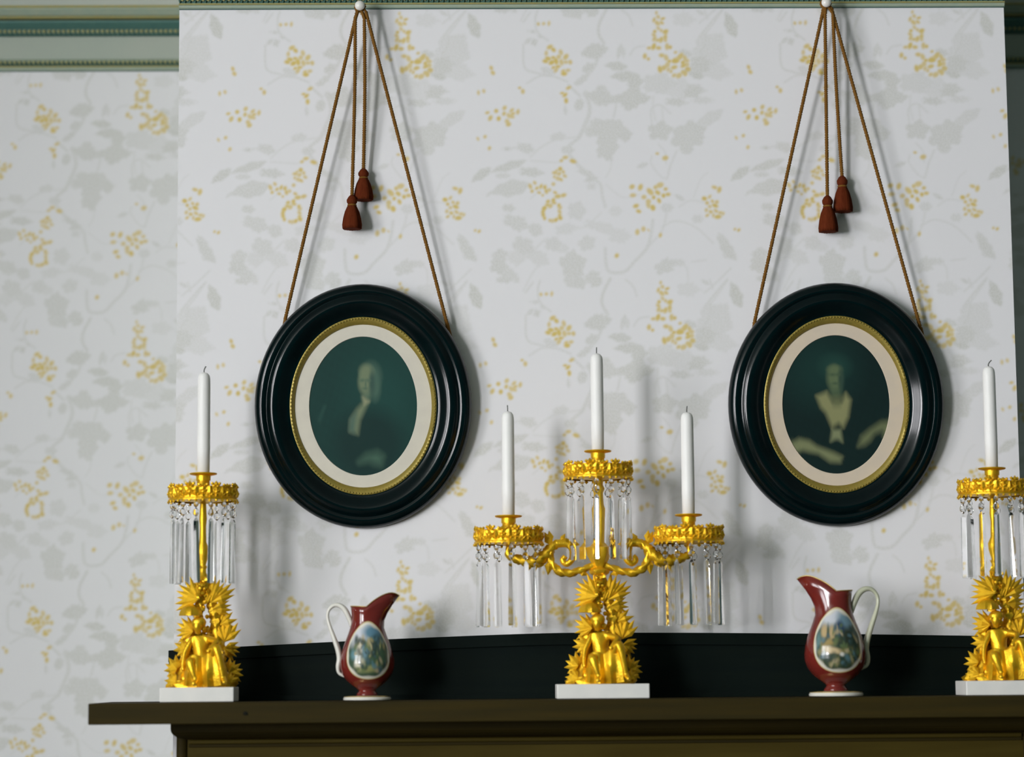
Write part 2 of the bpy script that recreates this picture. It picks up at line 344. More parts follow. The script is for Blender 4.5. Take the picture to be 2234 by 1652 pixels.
leafe(760, 1290, 60, 30, -10, .24, .1); leafe(960, 1280, 100, 30, 15, .22, .1); leafe(1060, 1330, 60, 40, 0, .2, .1); leafe(1040, 1190, 36, 30, 0, .2); stem([(770, 1285), (860, 1280), (960, 1200)], 8, .25)
leafe(390, 1440, 46, 36, -20, .38, .12); leafe(385, 1500, 50, 44, 10, .42, .15); leafe(440, 1550, 46, 34, 0, .36, .14); leafe(520, 1385, 62, 48, 30, .34, .12); leafe(600, 1450, 70, 40, 30, .24, .1); leafe(480, 1450, 50, 40, 0, .22)
stem([(640, 1350), (560, 1430), (480, 1500)], 9, .28); stem([(600, 1500), (560, 1560), (520, 1640)], 8, .28)
leafe(800, 1490, 72, 74, -20, .40, .12, 5); point_leaf(770, 1520, 810, 1625, 42, .36); leafe(690, 1375, 48, 40, 0, .3, .12); leafe(880, 1370, 50, 40, -30, .3, .12); leafe(910, 1560, 46, 32, -30, .38, .14); leafe(740, 1400, 36, 26, 0, .22)
stem([(982, 1400), (985, 1470), (1005, 1530), (1090, 1530), (1150, 1470), (1215, 1400), (1240, 1320), (1250, 1240)], 17, .33); stem([(1215, 1400), (1300, 1300), (1330, 1190)], 12, .25)
leafe(1330, 1170, 34, 26, 0, .3); point_leaf(1370, 1095, 1430, 1130, 12, .4); stem([(1300, 1280), (1380, 1245), (1490, 1280), (1590, 1370)], 8, .33); stem([(1400, 1165), (1460, 1130), (1540, 1140)], 7, .3); stem([(1480, 1110), (1520, 1010), (1560, 970)], 6, .25)
leafe(1320, 1500, 62, 38, -25, .38, .14); leafe(1390, 1480, 40, 20, 0, .3); stem([(1400, 1480), (1440, 1510), (1450, 1580)], 7, .3); stem([(1470, 1475), (1550, 1465)], 8, .3)
point_leaf(1610, 1325, 1720, 1470, 30, .42); stem([(1690, 1510), (1620, 1580), (1540, 1650)], 8, .35); point_leaf(1520, 1575, 1570, 1605, 10, .4); leafe(215, 1440, 35, 26, 0, .3, .1); point_leaf(155, 1315, 220, 1410, 20, .38); leafe(40, 1240, 30, 24, 0, .3)
stem([(985, 1040), (1080, 1110), (1180, 1095)], 6, .25); leafe(1420, 110, 60, 40, 0, .2, .1); stem([(1450, 70), (1455, 110), (1500, 115)], 6, .25)

def smooth_tile(T, k=1):
    for _ in range(k): T = (T*2 + np.roll(T, 1, 0) + np.roll(T, -1, 0) + np.roll(T, 1, 1) + np.roll(T, -1, 1))/6
    return T
leafT = smooth_tile(leafT, 8); berryT = smooth_tile(berryT, 4)

def wallpaper_wall(name, xs, zs, y, dx):
    nx, nz = len(xs), len(zs); X, Z = np.meshgrid(xs, zs)
    co = np.stack([X.ravel(), np.full(nx*nz, y), Z.ravel()], 1)
    i = np.arange(nx - 1); k = np.arange(nz - 1); I, K = np.meshgrid(i, k); b = (K*nx + I).ravel()
    quads = np.stack([b, b + 1, b + nx + 1, b + nx], 1)
    me = bpy.data.meshes.new(name); me.vertices.add(nx*nz); me.vertices.foreach_set('co', co.ravel())
    nf = len(quads); me.loops.add(nf*4); me.loops.foreach_set('vertex_index', quads.ravel().astype(np.int32))
    me.polygons.add(nf); me.polygons.foreach_set('loop_start', np.arange(0, nf*4, 4, dtype=np.int32))
    me.update(calc_edges=True); me.validate()
    fx = ((X.ravel() - dx)/RES) % TW; fz = (Z.ravel()/RES) % TH
    x0 = np.floor(fx).astype(int); z0 = np.floor(fz).astype(int); ax = fx - x0; az = fz - z0
    def samp(T):
        g = lambda a, b: T[a % TH, b % TW]
        return (g(z0, x0)*(1 - ax) + g(z0, x0 + 1)*ax)*(1 - az) + (g(z0 + 1, x0)*(1 - ax) + g(z0 + 1, x0 + 1)*ax)*az
    col = np.zeros((nx*nz, 4), np.float32); col[:, 0] = samp(leafT); col[:, 1] = samp(berryT); col[:, 3] = 1
    at = me.color_attributes.new('print', 'FLOAT_COLOR', 'POINT'); at.data.foreach_set('color', col.ravel())
    me.materials.append(M['paper'])
    o = bpy.data.objects.new(name, me); C.objects.link(o); return structure(o)

def steps(a, b, d): return np.linspace(a, b, int(round((b - a)/d)) + 1)
wc = wallpaper_wall('wall_chimney_breast', steps(XL, XR, 0.0025), steps(1.30, RAIL_Z + 0.005, 0.0025), 0.0, 0.0)
adx = pt(345, 262, ALC).x - pt(1480, 143, 0).x + 2*TILE_W
wl = wallpaper_wall('wall_back_left', np.concatenate([steps(ROOM_L, -1.45, 0.012)[:-1], steps(-1.45, XL + 0.002, 0.0032)]), steps(0.95, RAIL_Z + 0.005, 0.0032), ALC, adx)
wr = wallpaper_wall('wall_back_right', np.concatenate([steps(XR - 0.002, 1.75, 0.0032)[:-1], steps(1.75, ROOM_R, 0.012)]), steps(0.95, RAIL_Z + 0.005, 0.0032), ALC, 0.1)
# plain faces of the chimney breast: returns, lower front and frieze above the picture rail
structure(G().add([(XL, 0, 0), (XL, ALC, 0), (XL, ALC, CEIL_Z), (XL, 0, CEIL_Z)], [(0, 3, 2, 1)]).build('wall_chimney_return_left', M['plaster']))
structure(G().add([(XR, 0, 0), (XR, ALC, 0), (XR, ALC, CEIL_Z), (XR, 0, CEIL_Z)], [(0, 1, 2, 3)]).build('wall_chimney_return_right', M['plaster']))
structure(G().add([(XL, 0, 0), (XR, 0, 0), (XR, 0, 1.30), (XL, 0, 1.30)], [(0, 1, 2, 3)]).build('wall_chimney_lower', M['plaster']))
structure(G().add([(XL, 0, RAIL_Z + .005), (XR, 0, RAIL_Z + .005), (XR, 0, CEIL_Z), (XL, 0, CEIL_Z)], [(0, 1, 2, 3)]).build('wall_chimney_frieze', M['plaster']))
for nm, a, b in (('left', ROOM_L, XL), ('right', XR, ROOM_R)):
    structure(G().add([(a, ALC, RAIL_Z + .005), (b, ALC, RAIL_Z + .005), (b, ALC, CEIL_Z), (a, ALC, CEIL_Z)], [(0, 1, 2, 3)]).build('wall_back_frieze_' + nm, M['plaster']))
    structure(G().box((a, ALC - 0.02, 0), (b, ALC + 0.01, 0.95), 0.003).build('baseboard_' + nm, M['trim']))
structure(G().add([(ROOM_L, ROOM_B, 0), (ROOM_R, ROOM_B, 0), (ROOM_R, ALC, 0), (ROOM_L, ALC, 0)], [(0, 1, 2, 3)]).build('floor', M['floor']))
structure(G().add([(ROOM_L, ROOM_B, CEIL_Z), (ROOM_R, ROOM_B, CEIL_Z), (ROOM_R, ALC, CEIL_Z), (ROOM_L, ALC, CEIL_Z)], [(0, 3, 2, 1)]).build('ceiling', M['ceil']))
structure(G().add([(ROOM_R, ROOM_B, 0), (ROOM_R, ALC, 0), (ROOM_R, ALC, CEIL_Z), (ROOM_R, ROOM_B, CEIL_Z)], [(0, 3, 2, 1)]).build('wall_right', M['darkwall']))
z0, z1 = WIN_Z - WIN_H/2, WIN_Z + WIN_H/2
edges = [ROOM_B] + [y for c in sorted(WIN_YS) for y in (c - WIN_W/2, c + WIN_W/2)] + [ALC]
g = G()
for i in range(0, len(edges), 2): g.box((ROOM_L - 0.12, edges[i], 0), (ROOM_L, edges[i + 1], CEIL_Z))
for c in WIN_YS:
    g.box((ROOM_L - 0.12, c - WIN_W/2, 0), (ROOM_L, c + WIN_W/2, z0)); g.box((ROOM_L - 0.12, c - WIN_W/2, z1), (ROOM_L, c + WIN_W/2, CEIL_Z))
structure(g.build('wall_left', M['plaster']))
for wi, c in enumerate(WIN_YS):
    y0, y1 = c - WIN_W/2, c + WIN_W/2; g = G()
    for (a, b, p, q) in ((y0, y0 + .05, z0, z1), (y1 - .05, y1, z0, z1), (y0, y1, z0, z0 + .05), (y0, y1, z1 - .05, z1)):
        g.box((ROOM_L - 0.10, a, p), (ROOM_L - 0.03, b, q))
    wn = structure(g.build('window_%d' % (wi + 1), M['sash']))
    for k in (1, 2): G().box((ROOM_L - 0.08, y0 + WIN_W*k/3 - .012, z0 + .05), (ROOM_L - 0.05, y0 + WIN_W*k/3 + .012, z1 - .05)).build('glazing_bar', M['sash'], wn)
    for k in (1, 2, 3): G().box((ROOM_L - 0.081, y0 + .05, z0 + WIN_H*k/4 - (.025 if k == 2 else .012)), (ROOM_L - 0.049, y1 - .05, z0 + WIN_H*k/4 + (.025 if k == 2 else .012))).build('glazing_bar', M['sash'], wn)

# ---- picture rail and cornice, with their rows of beads
bead_src = []
def bead_mesh():
    if not bead_src:
        o = G().ball((0, 0, 0), 0.0042, 1, 0, (0.95, 0.75, 1.0)).build('bead', M['oldgilt'], None, True); bead_src.append(o.data); bpy.data.objects.remove(o)
    return bead_src[0]
def beads(parent, xa, xb, y, z, pitch=0.0106, sc=1.0):
    n = int((xb - xa)/pitch)
    for i in range(n):
        o = bpy.data.objects.new('bead', bead_mesh()); C.objects.link(o); o.parent = parent
        o.location = (xa + pitch*(i + .5), y, z); o.scale = (sc, sc, sc)
def darts(parent, xa, xb, y, z, pitch=0.0106):
    """scalloped strip below the beads, one small drop to each bead"""
    g = G(); n = int((xb - xa)/pitch)
    for i in range(n + 1):
        x = xa + pitch*i; g.add([(x - .0036, y, z + .004), (x + .0036, y, z + .004), (x, y - .0005, z - .0045), (x, y - .004, z + .001)], [(0, 2, 3), (2, 1, 3), (1, 0, 3), (0, 1, 2)])
    o = g.build('dart_row', M['teal'], parent); o['kind'] = 'stuff'
def rail(name, xa, xb, y, bx0, bx1):
    r = structure(sweep_x([(0, 0), (.0065, 0), (.0085, .002), (.0085, .0065), (.007, .0072), (0, .0072)], xa, xb, y, RAIL_Z).build(name, M['trim']))
    sweep_x([(0, -.0012), (.005, -.0012), (.005, 0), (0, 0)], xa, xb, y, RAIL_Z).build('lower_fillet', M['teal'], r)
    sweep_x([(0, .0072), (.0105, .0072), (.0115, .0085), (.0105, .010), (0, .010)], xa, xb, y, RAIL_Z).build('gilt_line', M['oldgilt'], r)
    sweep_x([(0, .010), (.007, .010), (.006, .014), (.008, .019), (.008, .021), (0, .021)], xa, xb, y, RAIL_Z).build('cove_strip', M['teal'], r)
    sweep_x([(0, .021), (.010, .021), (.012, .023), (.010, .0255), (0, .0255)], xa, xb, y, RAIL_Z).build('top_fillet', M['trim'], r)
    beads(r, bx0, bx1, y - .0085, RAIL_Z + .0185); darts(r, bx0, bx1, y - .0075, RAIL_Z + .0135)
rail('trim_1', XL, XR, 0.0, XL + .002, XR - .002)
rail('trim_2', ROOM_L, XL, ALC, XL - 0.70, XL)
rail('trim_3', XR, ROOM_R, ALC, XR, XR + .40)
CZ = RAIL_Z + 0.080       # lower edge of the cornice moulding
def cornice(name, xa, xb, y, bx0, bx1):
    r = structure(sweep_x([(0, .016), (.012, .016), (.020, .022), (.026, .026), (.026, .031), (.016, .033), (0, .033)], xa, xb, y, CZ).build(name, M['tealmid']))
    sweep_x([(0, 0), (.006, 0), (.010, .004), (.010, .016), (0, .016)], xa, xb, y, CZ).build('bead_ground', M['teal'], r)
    sweep_x([(0, .0345), (.030, .0345), (.034, .0365), (.034, .0385), (0, .0385)], xa, xb, y, CZ).build('gilt_line', M['oldgilt'], r)
    sweep_x([(0, .039), (.040, .039), (.052, .050), (.052, .053), (.0, .053)], xa, xb, y, CZ).build('crown_step', M['trim'], r)
    sweep_x([(0, .053), (.055, .053), (.057, .055), (.055, .058), (0, .058)], xa, xb, y, CZ).build('gilt_line', M['oldgilt'], r)
    # cove curving up and out to the ceiling
    pr = [(0, .058)] + [(.055 + .16*(1 - math.cos(a)), .058 + (CEIL_Z - CZ - .058)*math.sin(a)) for a in [PI/2*i/8 for i in range(9)]] + [(0, CEIL_Z - CZ)]
    sweep_x(pr, xa, xb, y, CZ).build('ceiling_cove', M['ceil'], r)
    beads(r, bx0, bx1, y - .011, CZ + .0095, 0.0110, 1.05); darts(r, bx0, bx1, y - .009, CZ + .003, 0.0110)
cornice('trim_4', ROOM_L, XL, ALC, XL - 0.70, XL)
cornice('trim_5', XR, ROOM_R, ALC, XR, XR + .40)
cornice('trim_6', XL, XR, 0.0, XL + .002, XR - .002)

# ------------------------------------------------------------------ mantelpiece
SH_F = -0.30
sx0 = pt(192, 1555, SH_F).x; sx1 = 2*(XL + XR)/2 - sx0; SH_T = 0.0395
mx = (XL + XR)/2
mroot = empty('mantelpiece', (mx, -0.15, 0), 'dark brown wooden mantelpiece with a long shelf and an arched low backboard', 'mantelpiece')
def mpart(g, name, m, smooth=False):
    for v in g.v: v -= mroot.location
    return g.build(name, M[m], mroot, smooth, None, 0.6 if smooth else None)
shelf = mpart(G().box((sx0, SH_F, SHELF_Z - SH_T), (sx1, 0.0, SHELF_Z), 0.002), 'shelf', 'wood')
kp = pt(536, 1557, SH_F)
kn = G().ball((kp.x - mx, SH_F + 0.15 + .001, kp.z), 0.0058, 2, .12, (1.15, .3, 0.9)).build('wood_knot', M['knot'], shelf, True)
bl = pt(368, 1480, -0.03).x; br = 2*mx - bl
def arch(x):
    t = (x - 0.19)/(0.19 - bl); return SHELF_Z + 0.1285 - 0.0285*(min(abs(t), 1.2)**1.3 if t < 0 else 0.40*abs(t)**1.6)
n = 60; xs = [bl + (br - bl)*i/n for i in range(n + 1)]
def board(y0, y1, zlo, zhi):
    v = []; f = []
    for x in xs:
        v += [(x, y0, zlo(x)), (x, y0, zhi(x)), (x, y1, zhi(x)), (x, y1, zlo(x))]
    for i in range(n):
        for k in range(4): f.append((4*i + k, 4*i + 4 + k, 4*i + 4 + (k + 1) % 4, 4*i + (k + 1) % 4))
    f += [(0, 1, 2, 3), (4*n + 3, 4*n + 2, 4*n + 1, 4*n)]
    return G().add(v, f)
bb = mpart(board(-0.030, -0.001, lambda x: SHELF_Z, lambda x: arch(x) - .004), 'backboard', 'blackwood')
mpart(board(-0.038, -0.001, lambda x: arch(x) - .023, lambda x: arch(x)), 'backboard_cap', 'blackwood')
mpart(board(-0.042, -0.0305, lambda x: SHELF_Z, lambda x: SHELF_Z + .010), 'backboard_base_strip', 'blackwood')
ml = pt(372, 1590, -0.20).x; mr_ = 2*mx - ml; zb = SHELF_Z - SH_T
prof = [(-.10, 0), (.0, 0)] + [(.0 - .045*(1 - math.cos(a)) , -.012 - .020*math.sin(a)) for a in [PI/2*i/6 for i in range(7)]] + [(-.10, -.032)]
mould = G()
for i in range(len(prof)):
    pass
def bed(prof, xl, xr, yf):
    """bed moulding: the profile runs along the front and returns at both ends"""
    v = []; f = []; n = len(prof)
    for (o, z) in prof:
        q = -o if o > -.09 else .10
        v += [(xl + q*0.75, yf + q, zb + z), (xr - q*0.75, yf + q, zb + z)]
    for i in range(n - 1): f.append((2*i, 2*i + 1, 2*i + 3, 2*i + 2))
    f.append(tuple(range(0, 2*n, 2))); f.append(tuple(range(2*n - 1, 0, -2)))
    return G().add(v, f)
mpart(bed(prof, ml, mr_, -0.20), 'bed_moulding', 'wood')
fl = pt(385, 1630, -0.14).x; fr = 2*mx - fl
mpart(G().box((fl + .02, -0.150, 1.12), (fr - .02, -0.0, zb - .030), .001), 'frieze', 'panelwood')
for xx in (fl + .012, fr - .012):
    mpart(G().lathe([(0.0115, 0), (0.0115, zb - .012)], 20, (xx, -0.145, 0)), 'corner_bead', 'wood', True)
    sgn = 1 if xx < mx else -1
    mpart(G().box((min(xx, xx + sgn*.2), -0.145, 0), (max(xx, xx + sgn*.2), -0.0, 1.119), .003), 'pilaster', 'wood')
mpart(G().box((fl + .025, -0.157, zb - .0405), (fr - .025, -0.1505, zb - .033), .002), 'astragal', 'panelwood')
mpart(G().box((fl + .025, -0.154, zb - .0470), (fr - .025, -0.1505, zb - .0415), .001), 'groove_strip', 'wood')
mpart(G().box((fl + .215, -0.10, 0), (fr - .215, -0.0, 1.119), .003), 'fireboard', 'knot')

# ------------------------------------------------------------------ framed oval portraits
def ellipse_loft(prof, n=96):
    """prof: list of (a, b, out)"""
    v = []; f = []; m = len(prof)
    for (a, b, y) in prof:
        for i in range(n):
            t = 2*PI*i/n; v.append((a*math.cos(t), -y, b*math.sin(t)))
    for k in range(m - 1):
        for i in range(n):
            j = (i + 1) % n; f.append((k*n + i, (k + 1)*n + i, (k + 1)*n + j, k*n + j))
    return G().add(v, f)
def print_mesh(name, a, b, y, fn, parent, nr=60, na=150):
    v = [(0, -y, 0)]; f = []
    for r in range(1, nr + 1):
        for i in range(na):
            t = 2*PI*i/na; v.append((a*r/nr*math.cos(t), -y, b*r/nr*math.sin(t)))
    for i in range(na): f.append((0, 1 + i, 1 + (i + 1) % na))
    for r in range(nr - 1):
        for i in range(na):
            j = (i + 1) % na; k = 1 + r*na; f.append((k + i, k + na + i, k + na + j, k + j))
    o = obj(name, v, f, M['print'], parent)
    P = np.array(v); col = np.ones((len(v), 4), np.float32); col[:, :3] = fn(P[:, 0]/a, P[:, 2]/b)
    at = o.data.color_attributes.new('print', 'FLOAT_COLOR', 'POINT'); at.data.foreach_set('color', col.ravel())
    return o
def blob(x, z, cx, cz, rx, rz, ang=0, soft=0.35):
    c, s = math.cos(ang), math.sin(ang); u = (x - cx)*c + (z - cz)*s; w = -(x - cx)*s + (z - cz)*c
    return np.clip((1 + soft - np.sqrt((u/rx)**2 + (w/rz)**2))/(2*soft), 0, 1)
def paint(x, z, ground, L):
    n = np.sin(x*37 + z*11)*np.sin(z*29 - x*17)*0.5 + 0.5
    col = np.array(ground)[None, :]*(0.95 + 0.1*n[:, None])
    for (colr, args) in L:
        k = blob(x, z, *args)[:, None]; col = col*(1 - k) + np.array(colr)[None, :]*k
    return col
def poly(x, z, P, soft=0.05):
    """soft coverage of a polygon"""
    d = np.full(x.shape, 1e9); ins = np.zeros(x.shape, bool); n = len(P)
    for i in range(n):
        (ax, az), (bx, bz) = P[i], P[(i + 1) % n]; ex, ez = bx - ax, bz - az
        t = np.clip(((x - ax)*ex + (z - az)*ez)/(ex*ex + ez*ez), 0, 1); d = np.minimum(d, np.hypot(x - ax - t*ex, z - az - t*ez))
        ins ^= ((az > z) != (bz > z)) & (x < ex*(z - az)/(ez if ez else 1e-9) + ax)
    return np.clip(0.5 + np.where(ins, d, -d)/soft/2, 0, 1)
def over(col, k, c): return col*(1 - k[:, None]) + np.array(c)[None]*k[:, None]
def portrait_dark_coat(x, z):
    G0 = (0.006, 0.041, 0.034); S = (0.165, 0.215, 0.125); S2 = (0.085, 0.145, 0.095); HR = (0.060, 0.125, 0.090)
    col = paint(x, z, G0, [((0.009, 0.056, 0.046), (0.35, 0.1, .6, .6, 0, .6)), ((0.005, 0.030, 0.026), (0.1, -0.55, .62, .5, 0, .3)),
        (HR, (0.14, .42, .175, .19, 0, .4)), (HR, (.22, .25, .09, .16, 0, .5)), (S2, (0.08, .19, .075, .10, 0, .4)), (S, (0.03, .34, .115, .165, 0, .35)), (S, (.06, .49, .12, .10, 0, .45)), ((.04, .09, .07), (.16, .33, .05, .16, 0, .6)),
        (S2, (-.02, .365, .045, .022, .1, .8)), (S2, (.09, .365, .04, .022, -.1, .8)), (S2, (.045, .31, .015, .05, 0, .8)), (S2, (.035, .25, .05, .018, 0, .8))])
    col = over(col, poly(x, z, [(-.02, .13), (.11, .07), (.06, .0), (-.06, -.20), (-.10, -.40), (-.25, -.36), (-.24, -.20), (-.12, -.05), (0, .05)], .05), (.17, .215, .125))
    col = over(col, poly(x, z, [(.0, .12), (.10, .06), (.02, .02)], .04), (.30, .32, .19)); col = over(col, poly(x, z, [(-.22, -.18), (-.13, -.10), (-.17, -.38), (-.25, -.34)], .06), (.06, .125, .10))
    col = over(col, poly(x, z, [(-.08, -.80), (.05, -.70), (.25, -.66), (.36, -.72), (.32, -.84), (.20, -.82), (.10, -.78)], .09), (.060, .13, .088))
    return over(col, poly(x, z, [(-.72, .0), (-.69, .0), (-.80, -.22), (-.82, -.20)], .04), (.022, .075, .06))
def portrait_white_collar(x, z):
    G0 = (0.0030, 0.0165, 0.0150); S = (0.105, 0.150, 0.074); S2 = (0.060, 0.100, 0.054); LC = (0.24, 0.25, 0.115)
    col = paint(x, z, G0, [((0.006, 0.032, 0.027), (-.3, .5, .6, .45, 0, .6)), ((0.012, 0.050, 0.039), (-.02, .54, .26, .16, 0, .5)), (S2, (.0, .20, .105, .13, 0, .4)), (S, (-.03, .38, .125, .165, 0, .4)), (S, (-.02, .50, .12, .06, 0, .5)),
        ((.03, .065, .045), (.10, .36, .05, .15, 0, .6)), (S2, (-.06, .425, .055, .020, 0, .8)), (S2, (.045, .425, .04, .020, 0, .8)), (S2, (-.01, .30, .06, .018, 0, .8))])
    col = over(col, poly(x, z, [(-.36, .12), (-.17, .18), (-.06, .03), (.10, .03), (.18, .16), (.27, .06), (.22, -.18), (.13, -.33), (.04, -.27), (-.08, -.33), (-.19, -.12), (-.28, -.04)], .05), LC)
    col = over(col, poly(x, z, [(-.07, .10), (.10, .10), (.06, -.02), (-.03, -.02)], .07), (.13, .15, .07))
    col = over(col, poly(x, z, [(-.08, -.36), (.08, -.36), (.11, -.54), (.03, -.50), (-.02, -.50), (-.11, -.53)], .04), (.20, .23, .12))
    col = over(col, poly(x, z, [(-.95, -.58), (-.68, -.49), (-.50, -.52), (-.36, -.60), (-.05, -.69), (.10, -.75), (.06, -.83), (-.12, -.82), (-.34, -.70), (-.48, -.68), (-.62, -.65), (-.82, -.70)], .05), (.19, .215, .105))
    return over(col, poly(x, z, [(1.0, -.24), (.82, -.26), (.62, -.36), (.46, -.46), (.40, -.60), (.52, -.58), (.62, -.52), (.70, -.42), (.84, -.38), (.88, -.48), (1.0, -.42)], .06), (.14, .165, .08))

def portrait(u, v, label, plabel, matm, fn, tilt, roll):
    c = pt(u, v, -0.026)
    root = empty('oval_picture_frame', (c.x, -0.0205, c.z), label, 'picture frame', 'oval portraits hung on cords', (tilt, roll, 0))
    A, B = 0.2175, 0.2455; a, b = 0.1470, 0.1785
    prof = []
    for t, h in [(0.0, 0.0), (0.0, .007), (.02, .012), (.06, .0170), (.12, .0205), (.19, .0225), (.26, .0228), (.31, .0218), (.335, .0208), (.355, .0212), (.40, .0238), (.46, .0262), (.53, .0275),
                 (.60, .0272), (.67, .0258), (.74, .0232), (.81, .0200), (.87, .0172), (.92, .0154), (.96, .0147), (1.0, .0145), (1.0, .004), (0.5, 0.0), (0.0, 0.0)]:
        prof.append((A + (a - A)*t, B + (b - B)*t, h))
    ellipse_loft(prof).build('frame_moulding', M['black'], root, True, None, 0.9)
    a2, b2 = 0.1372, 0.1635
    ln = ellipse_loft([(a + .001, b + .001, .0135), (a - .001, b - .001, .0150), (a - .004, b - .004, .0150), (a2 + .003, b2 + .003, .0110), (a2, b2, .0085), (a2, b2, .005)]).build('gilt_liner', M['liner'], root, True, None, 0.9)
    g = G()      # the tiny ridges round the liner's outer edge
    for i in range(150):
        t = 2*PI*i/150; g.ball(((a - .003)*math.cos(t), -.0148, (b - .003)*math.sin(t)), .0022, 0)
    g.build('beaded_edge', M['liner'], ln, True)['kind'] = 'stuff'
    a3, b3 = 0.1087, 0.1400
    mt = ellipse_loft([(a2 + .002, b2 + .002, .0070), (a3, b3, .0070), (a3 - .0008, b3 - .0008, .0058), (a3 - .0008, b3 - .0008, .004), (a2 + .002, b2 + .002, .004)]).build('mat_board', matm, root)
    p = print_mesh('portrait_print', a3 + .001, b3 + .001, .0052, fn, root); p['label'] = plabel
    # thin backing board closes the frame
    ellipse_loft([(a + .01, b + .01, .0036), (a + .01, b + .01, .001)]).add([(0, -.001, 0)], []).build('backing_rim', M['knot'], root)
    return root
f1 = portrait(792.5, 885.5, 'black oval frame around a portrait of a pale haired figure in a dark coat', 'greenish black portrait print of a figure with pale hair and white ruffle', M['mat'], portrait_dark_coat, 0.075, 0.0)
f2 = portrait(1824, 882, 'black oval frame around a portrait of a seated figure in a white pointed collar', 'very dark portrait print of a figure with white collar and pale sleeves', M['matpink'], portrait_white_collar, 0.075, 0.0)

# ------------------------------------------------------------------ hanging cords, tassels, nails
def tassel(parent, p, L, w):
    """L, w: length and half width; p is where the cord enters the head"""
    p = Vector(p)
    hd = 0.30*L
    pr = [(w*.42, -hd*.98), (w*.50, -hd*1.12), (w*.72, -L*.48), (w*.90, -L*.68), (w*1.0, -L*.88), (w*.97, -L*1.0), (w*.5, -L*.985), (w*.1, -L*.975)]
    t = G().lathe(pr, 40, tuple(p), lambda r, z, a: r*(1 + .07*math.cos(20*a) + .05*math.cos(7*a + 1))).build('tassel', M['tassel'], parent, True)
    G().lathe([(w*.12, 0.002), (w*.36, -hd*.10), (w*.56, -hd*.42), (w*.54, -hd*.68), (w*.38, -hd*.92), (w*.1, -hd*1.0)], 28, tuple(p), lambda r, z, a: r*(1 + .05*math.cos(14*a))).build('tassel_head', M['tassel'], t, True)
    G().lathe([(w*.40, -hd*1.05), (w*.50, -hd*1.02), (w*.52, -hd*.93), (w*.44, -hd*.86)], 24, tuple(p)).build('neck_binding', M['cord'], t, True)
def hang(knob_px, ends, tails, label, klabel):
    k = pt(*knob_px, -0.058)
    kr = empty('picture_nail', (k.x, 0, k.z), klabel, 'nail', 'white picture nails on the rail')
    G().ball((0, -0.058, 0), 0.0102, 3, 0, (1, .85, 1)).build('porcelain_head', M['porcelain'], kr, True)
    G().tube([(0, .004, -.001), (0, -.054, 0)], .003, 10).build('shank', M['rimgold'], kr, True)
    root = empty('hanging_cord', (k.x, -0.047, k.z), label, 'cord', 'tasselled picture cords')
    loc = lambda u, v, Y: pt(u, v, Y) - root.location
    r = 0.0034
    for (u, v), (ku, kv) in ends:
        a = loc(ku, kv, -0.048); b = loc(u, v, -0.026); m = loc(u, v, -0.026) + (b - a).normalized()*0.035; m.y = b.y + .008
        pts = [Vector((0, .0, 0.004))] + [a + (b - a)*i/260 for i in range(261)] + [m]
        G().tube(pts, r, 10, 2, 700).build('cord', M['cord'], root, True)
    for (pl, w) in tails:
        P = [loc(u, v, Y) for (u, v, Y) in pl]; Q = spline(P, 90)
        G().tube([Vector((0, 0, .002))] + Q, r, 10, 2, 700).build('cord_tail', M['cord'], root, True)
        e = P[-1]; L = (pt(pl[-1][0], pl[-1][1], pl[-1][2]) - pt(pl[-1][0], pl[-1][1] + w[0], pl[-1][2])).length
        tassel(root, e, L, w[1])
    # the half hitch behind the nail head
    G().tube([Vector((.009*math.cos(t), .004 - .0012*t, .009*math.sin(t))) for t in [2.2*PI*i/30 for i in range(31)]], .003, 8, 2, 700).build('hitch', M['cord'], root, True)
hang((785, 12), [((622, 698), (779, 25)), ((975, 706), (798, 25))],
     [([(775, 40, -.053), (774, 200, -.045), (768, 427, -.034)], (73, .0185)), ([(795, 40, -.050), (796, 200, -.040), (793, 369, -.022)], (68, .0185))],
     'rust cord with two tassels holding the dark coat portrait', 'round white nail head above the dark coat portrait')
hang((1803, 5), [((1645, 708), (1797, 18)), ((2008, 716), (1814, 18))],
     [([(1800, 30, -.053), (1802, 200, -.045), (1805, 428, -.034)], (78, .0190)), ([(1817, 30, -.050), (1825, 200, -.040), (1837, 385, -.022)], (77, .0190))],
     'rust cord with two tassels holding the white collar portrait', 'round white nail head above the white collar portrait')

# ------------------------------------------------------------------ girandoles
CY = -0.165
R_RING = 0.0655
def prism_meshes():
    n = 3; v = []; f = []; L = .124; prof = [(.0014, 0), (.0048, -.006), (.0068, -L + .004), (.0060, -L)]
    for (r, z) in prof:
        for i in range(n): a = 2*PI*i/n + PI/2; v.append((r*math.cos(a)*1.15, r*math.sin(a)*1.15, z))
    for k in range(len(prof) - 1):
        for i in range(n): j = (i + 1) % n; f.append((k*n + i, k*n + j, (k + 1)*n + j, (k + 1)*n + i))
    f += [tuple(reversed(range(n))), tuple(range(len(v) - n, len(v)))]
    f = [tuple(reversed(q)) for q in f]; f = [tuple(reversed(q)) for q in f]
    p = obj('prism', v, f, M['crystal'])
    b = G().lathe([(.0006, .0088), (.0052, .0040), (.0062, 0), (.0052, -.0040), (.0006, -.0088)], 8).build('crystal_bead', M['crystal'])
    return p, b
prism_o, bead_o = prism_meshes(); pm, bmh = prism_o.data, bead_o.data
bpy.data.objects.remove(prism_o); bpy.data.objects.remove(bead_o)
def fix_normals(me):
    bm = bmesh.new(); bm.from_mesh(me); bmesh.ops.recalc_face_normals(bm, faces=bm.faces); bm.to_mesh(me); bm.free()
fix_normals(pm); fix_normals(bmh)

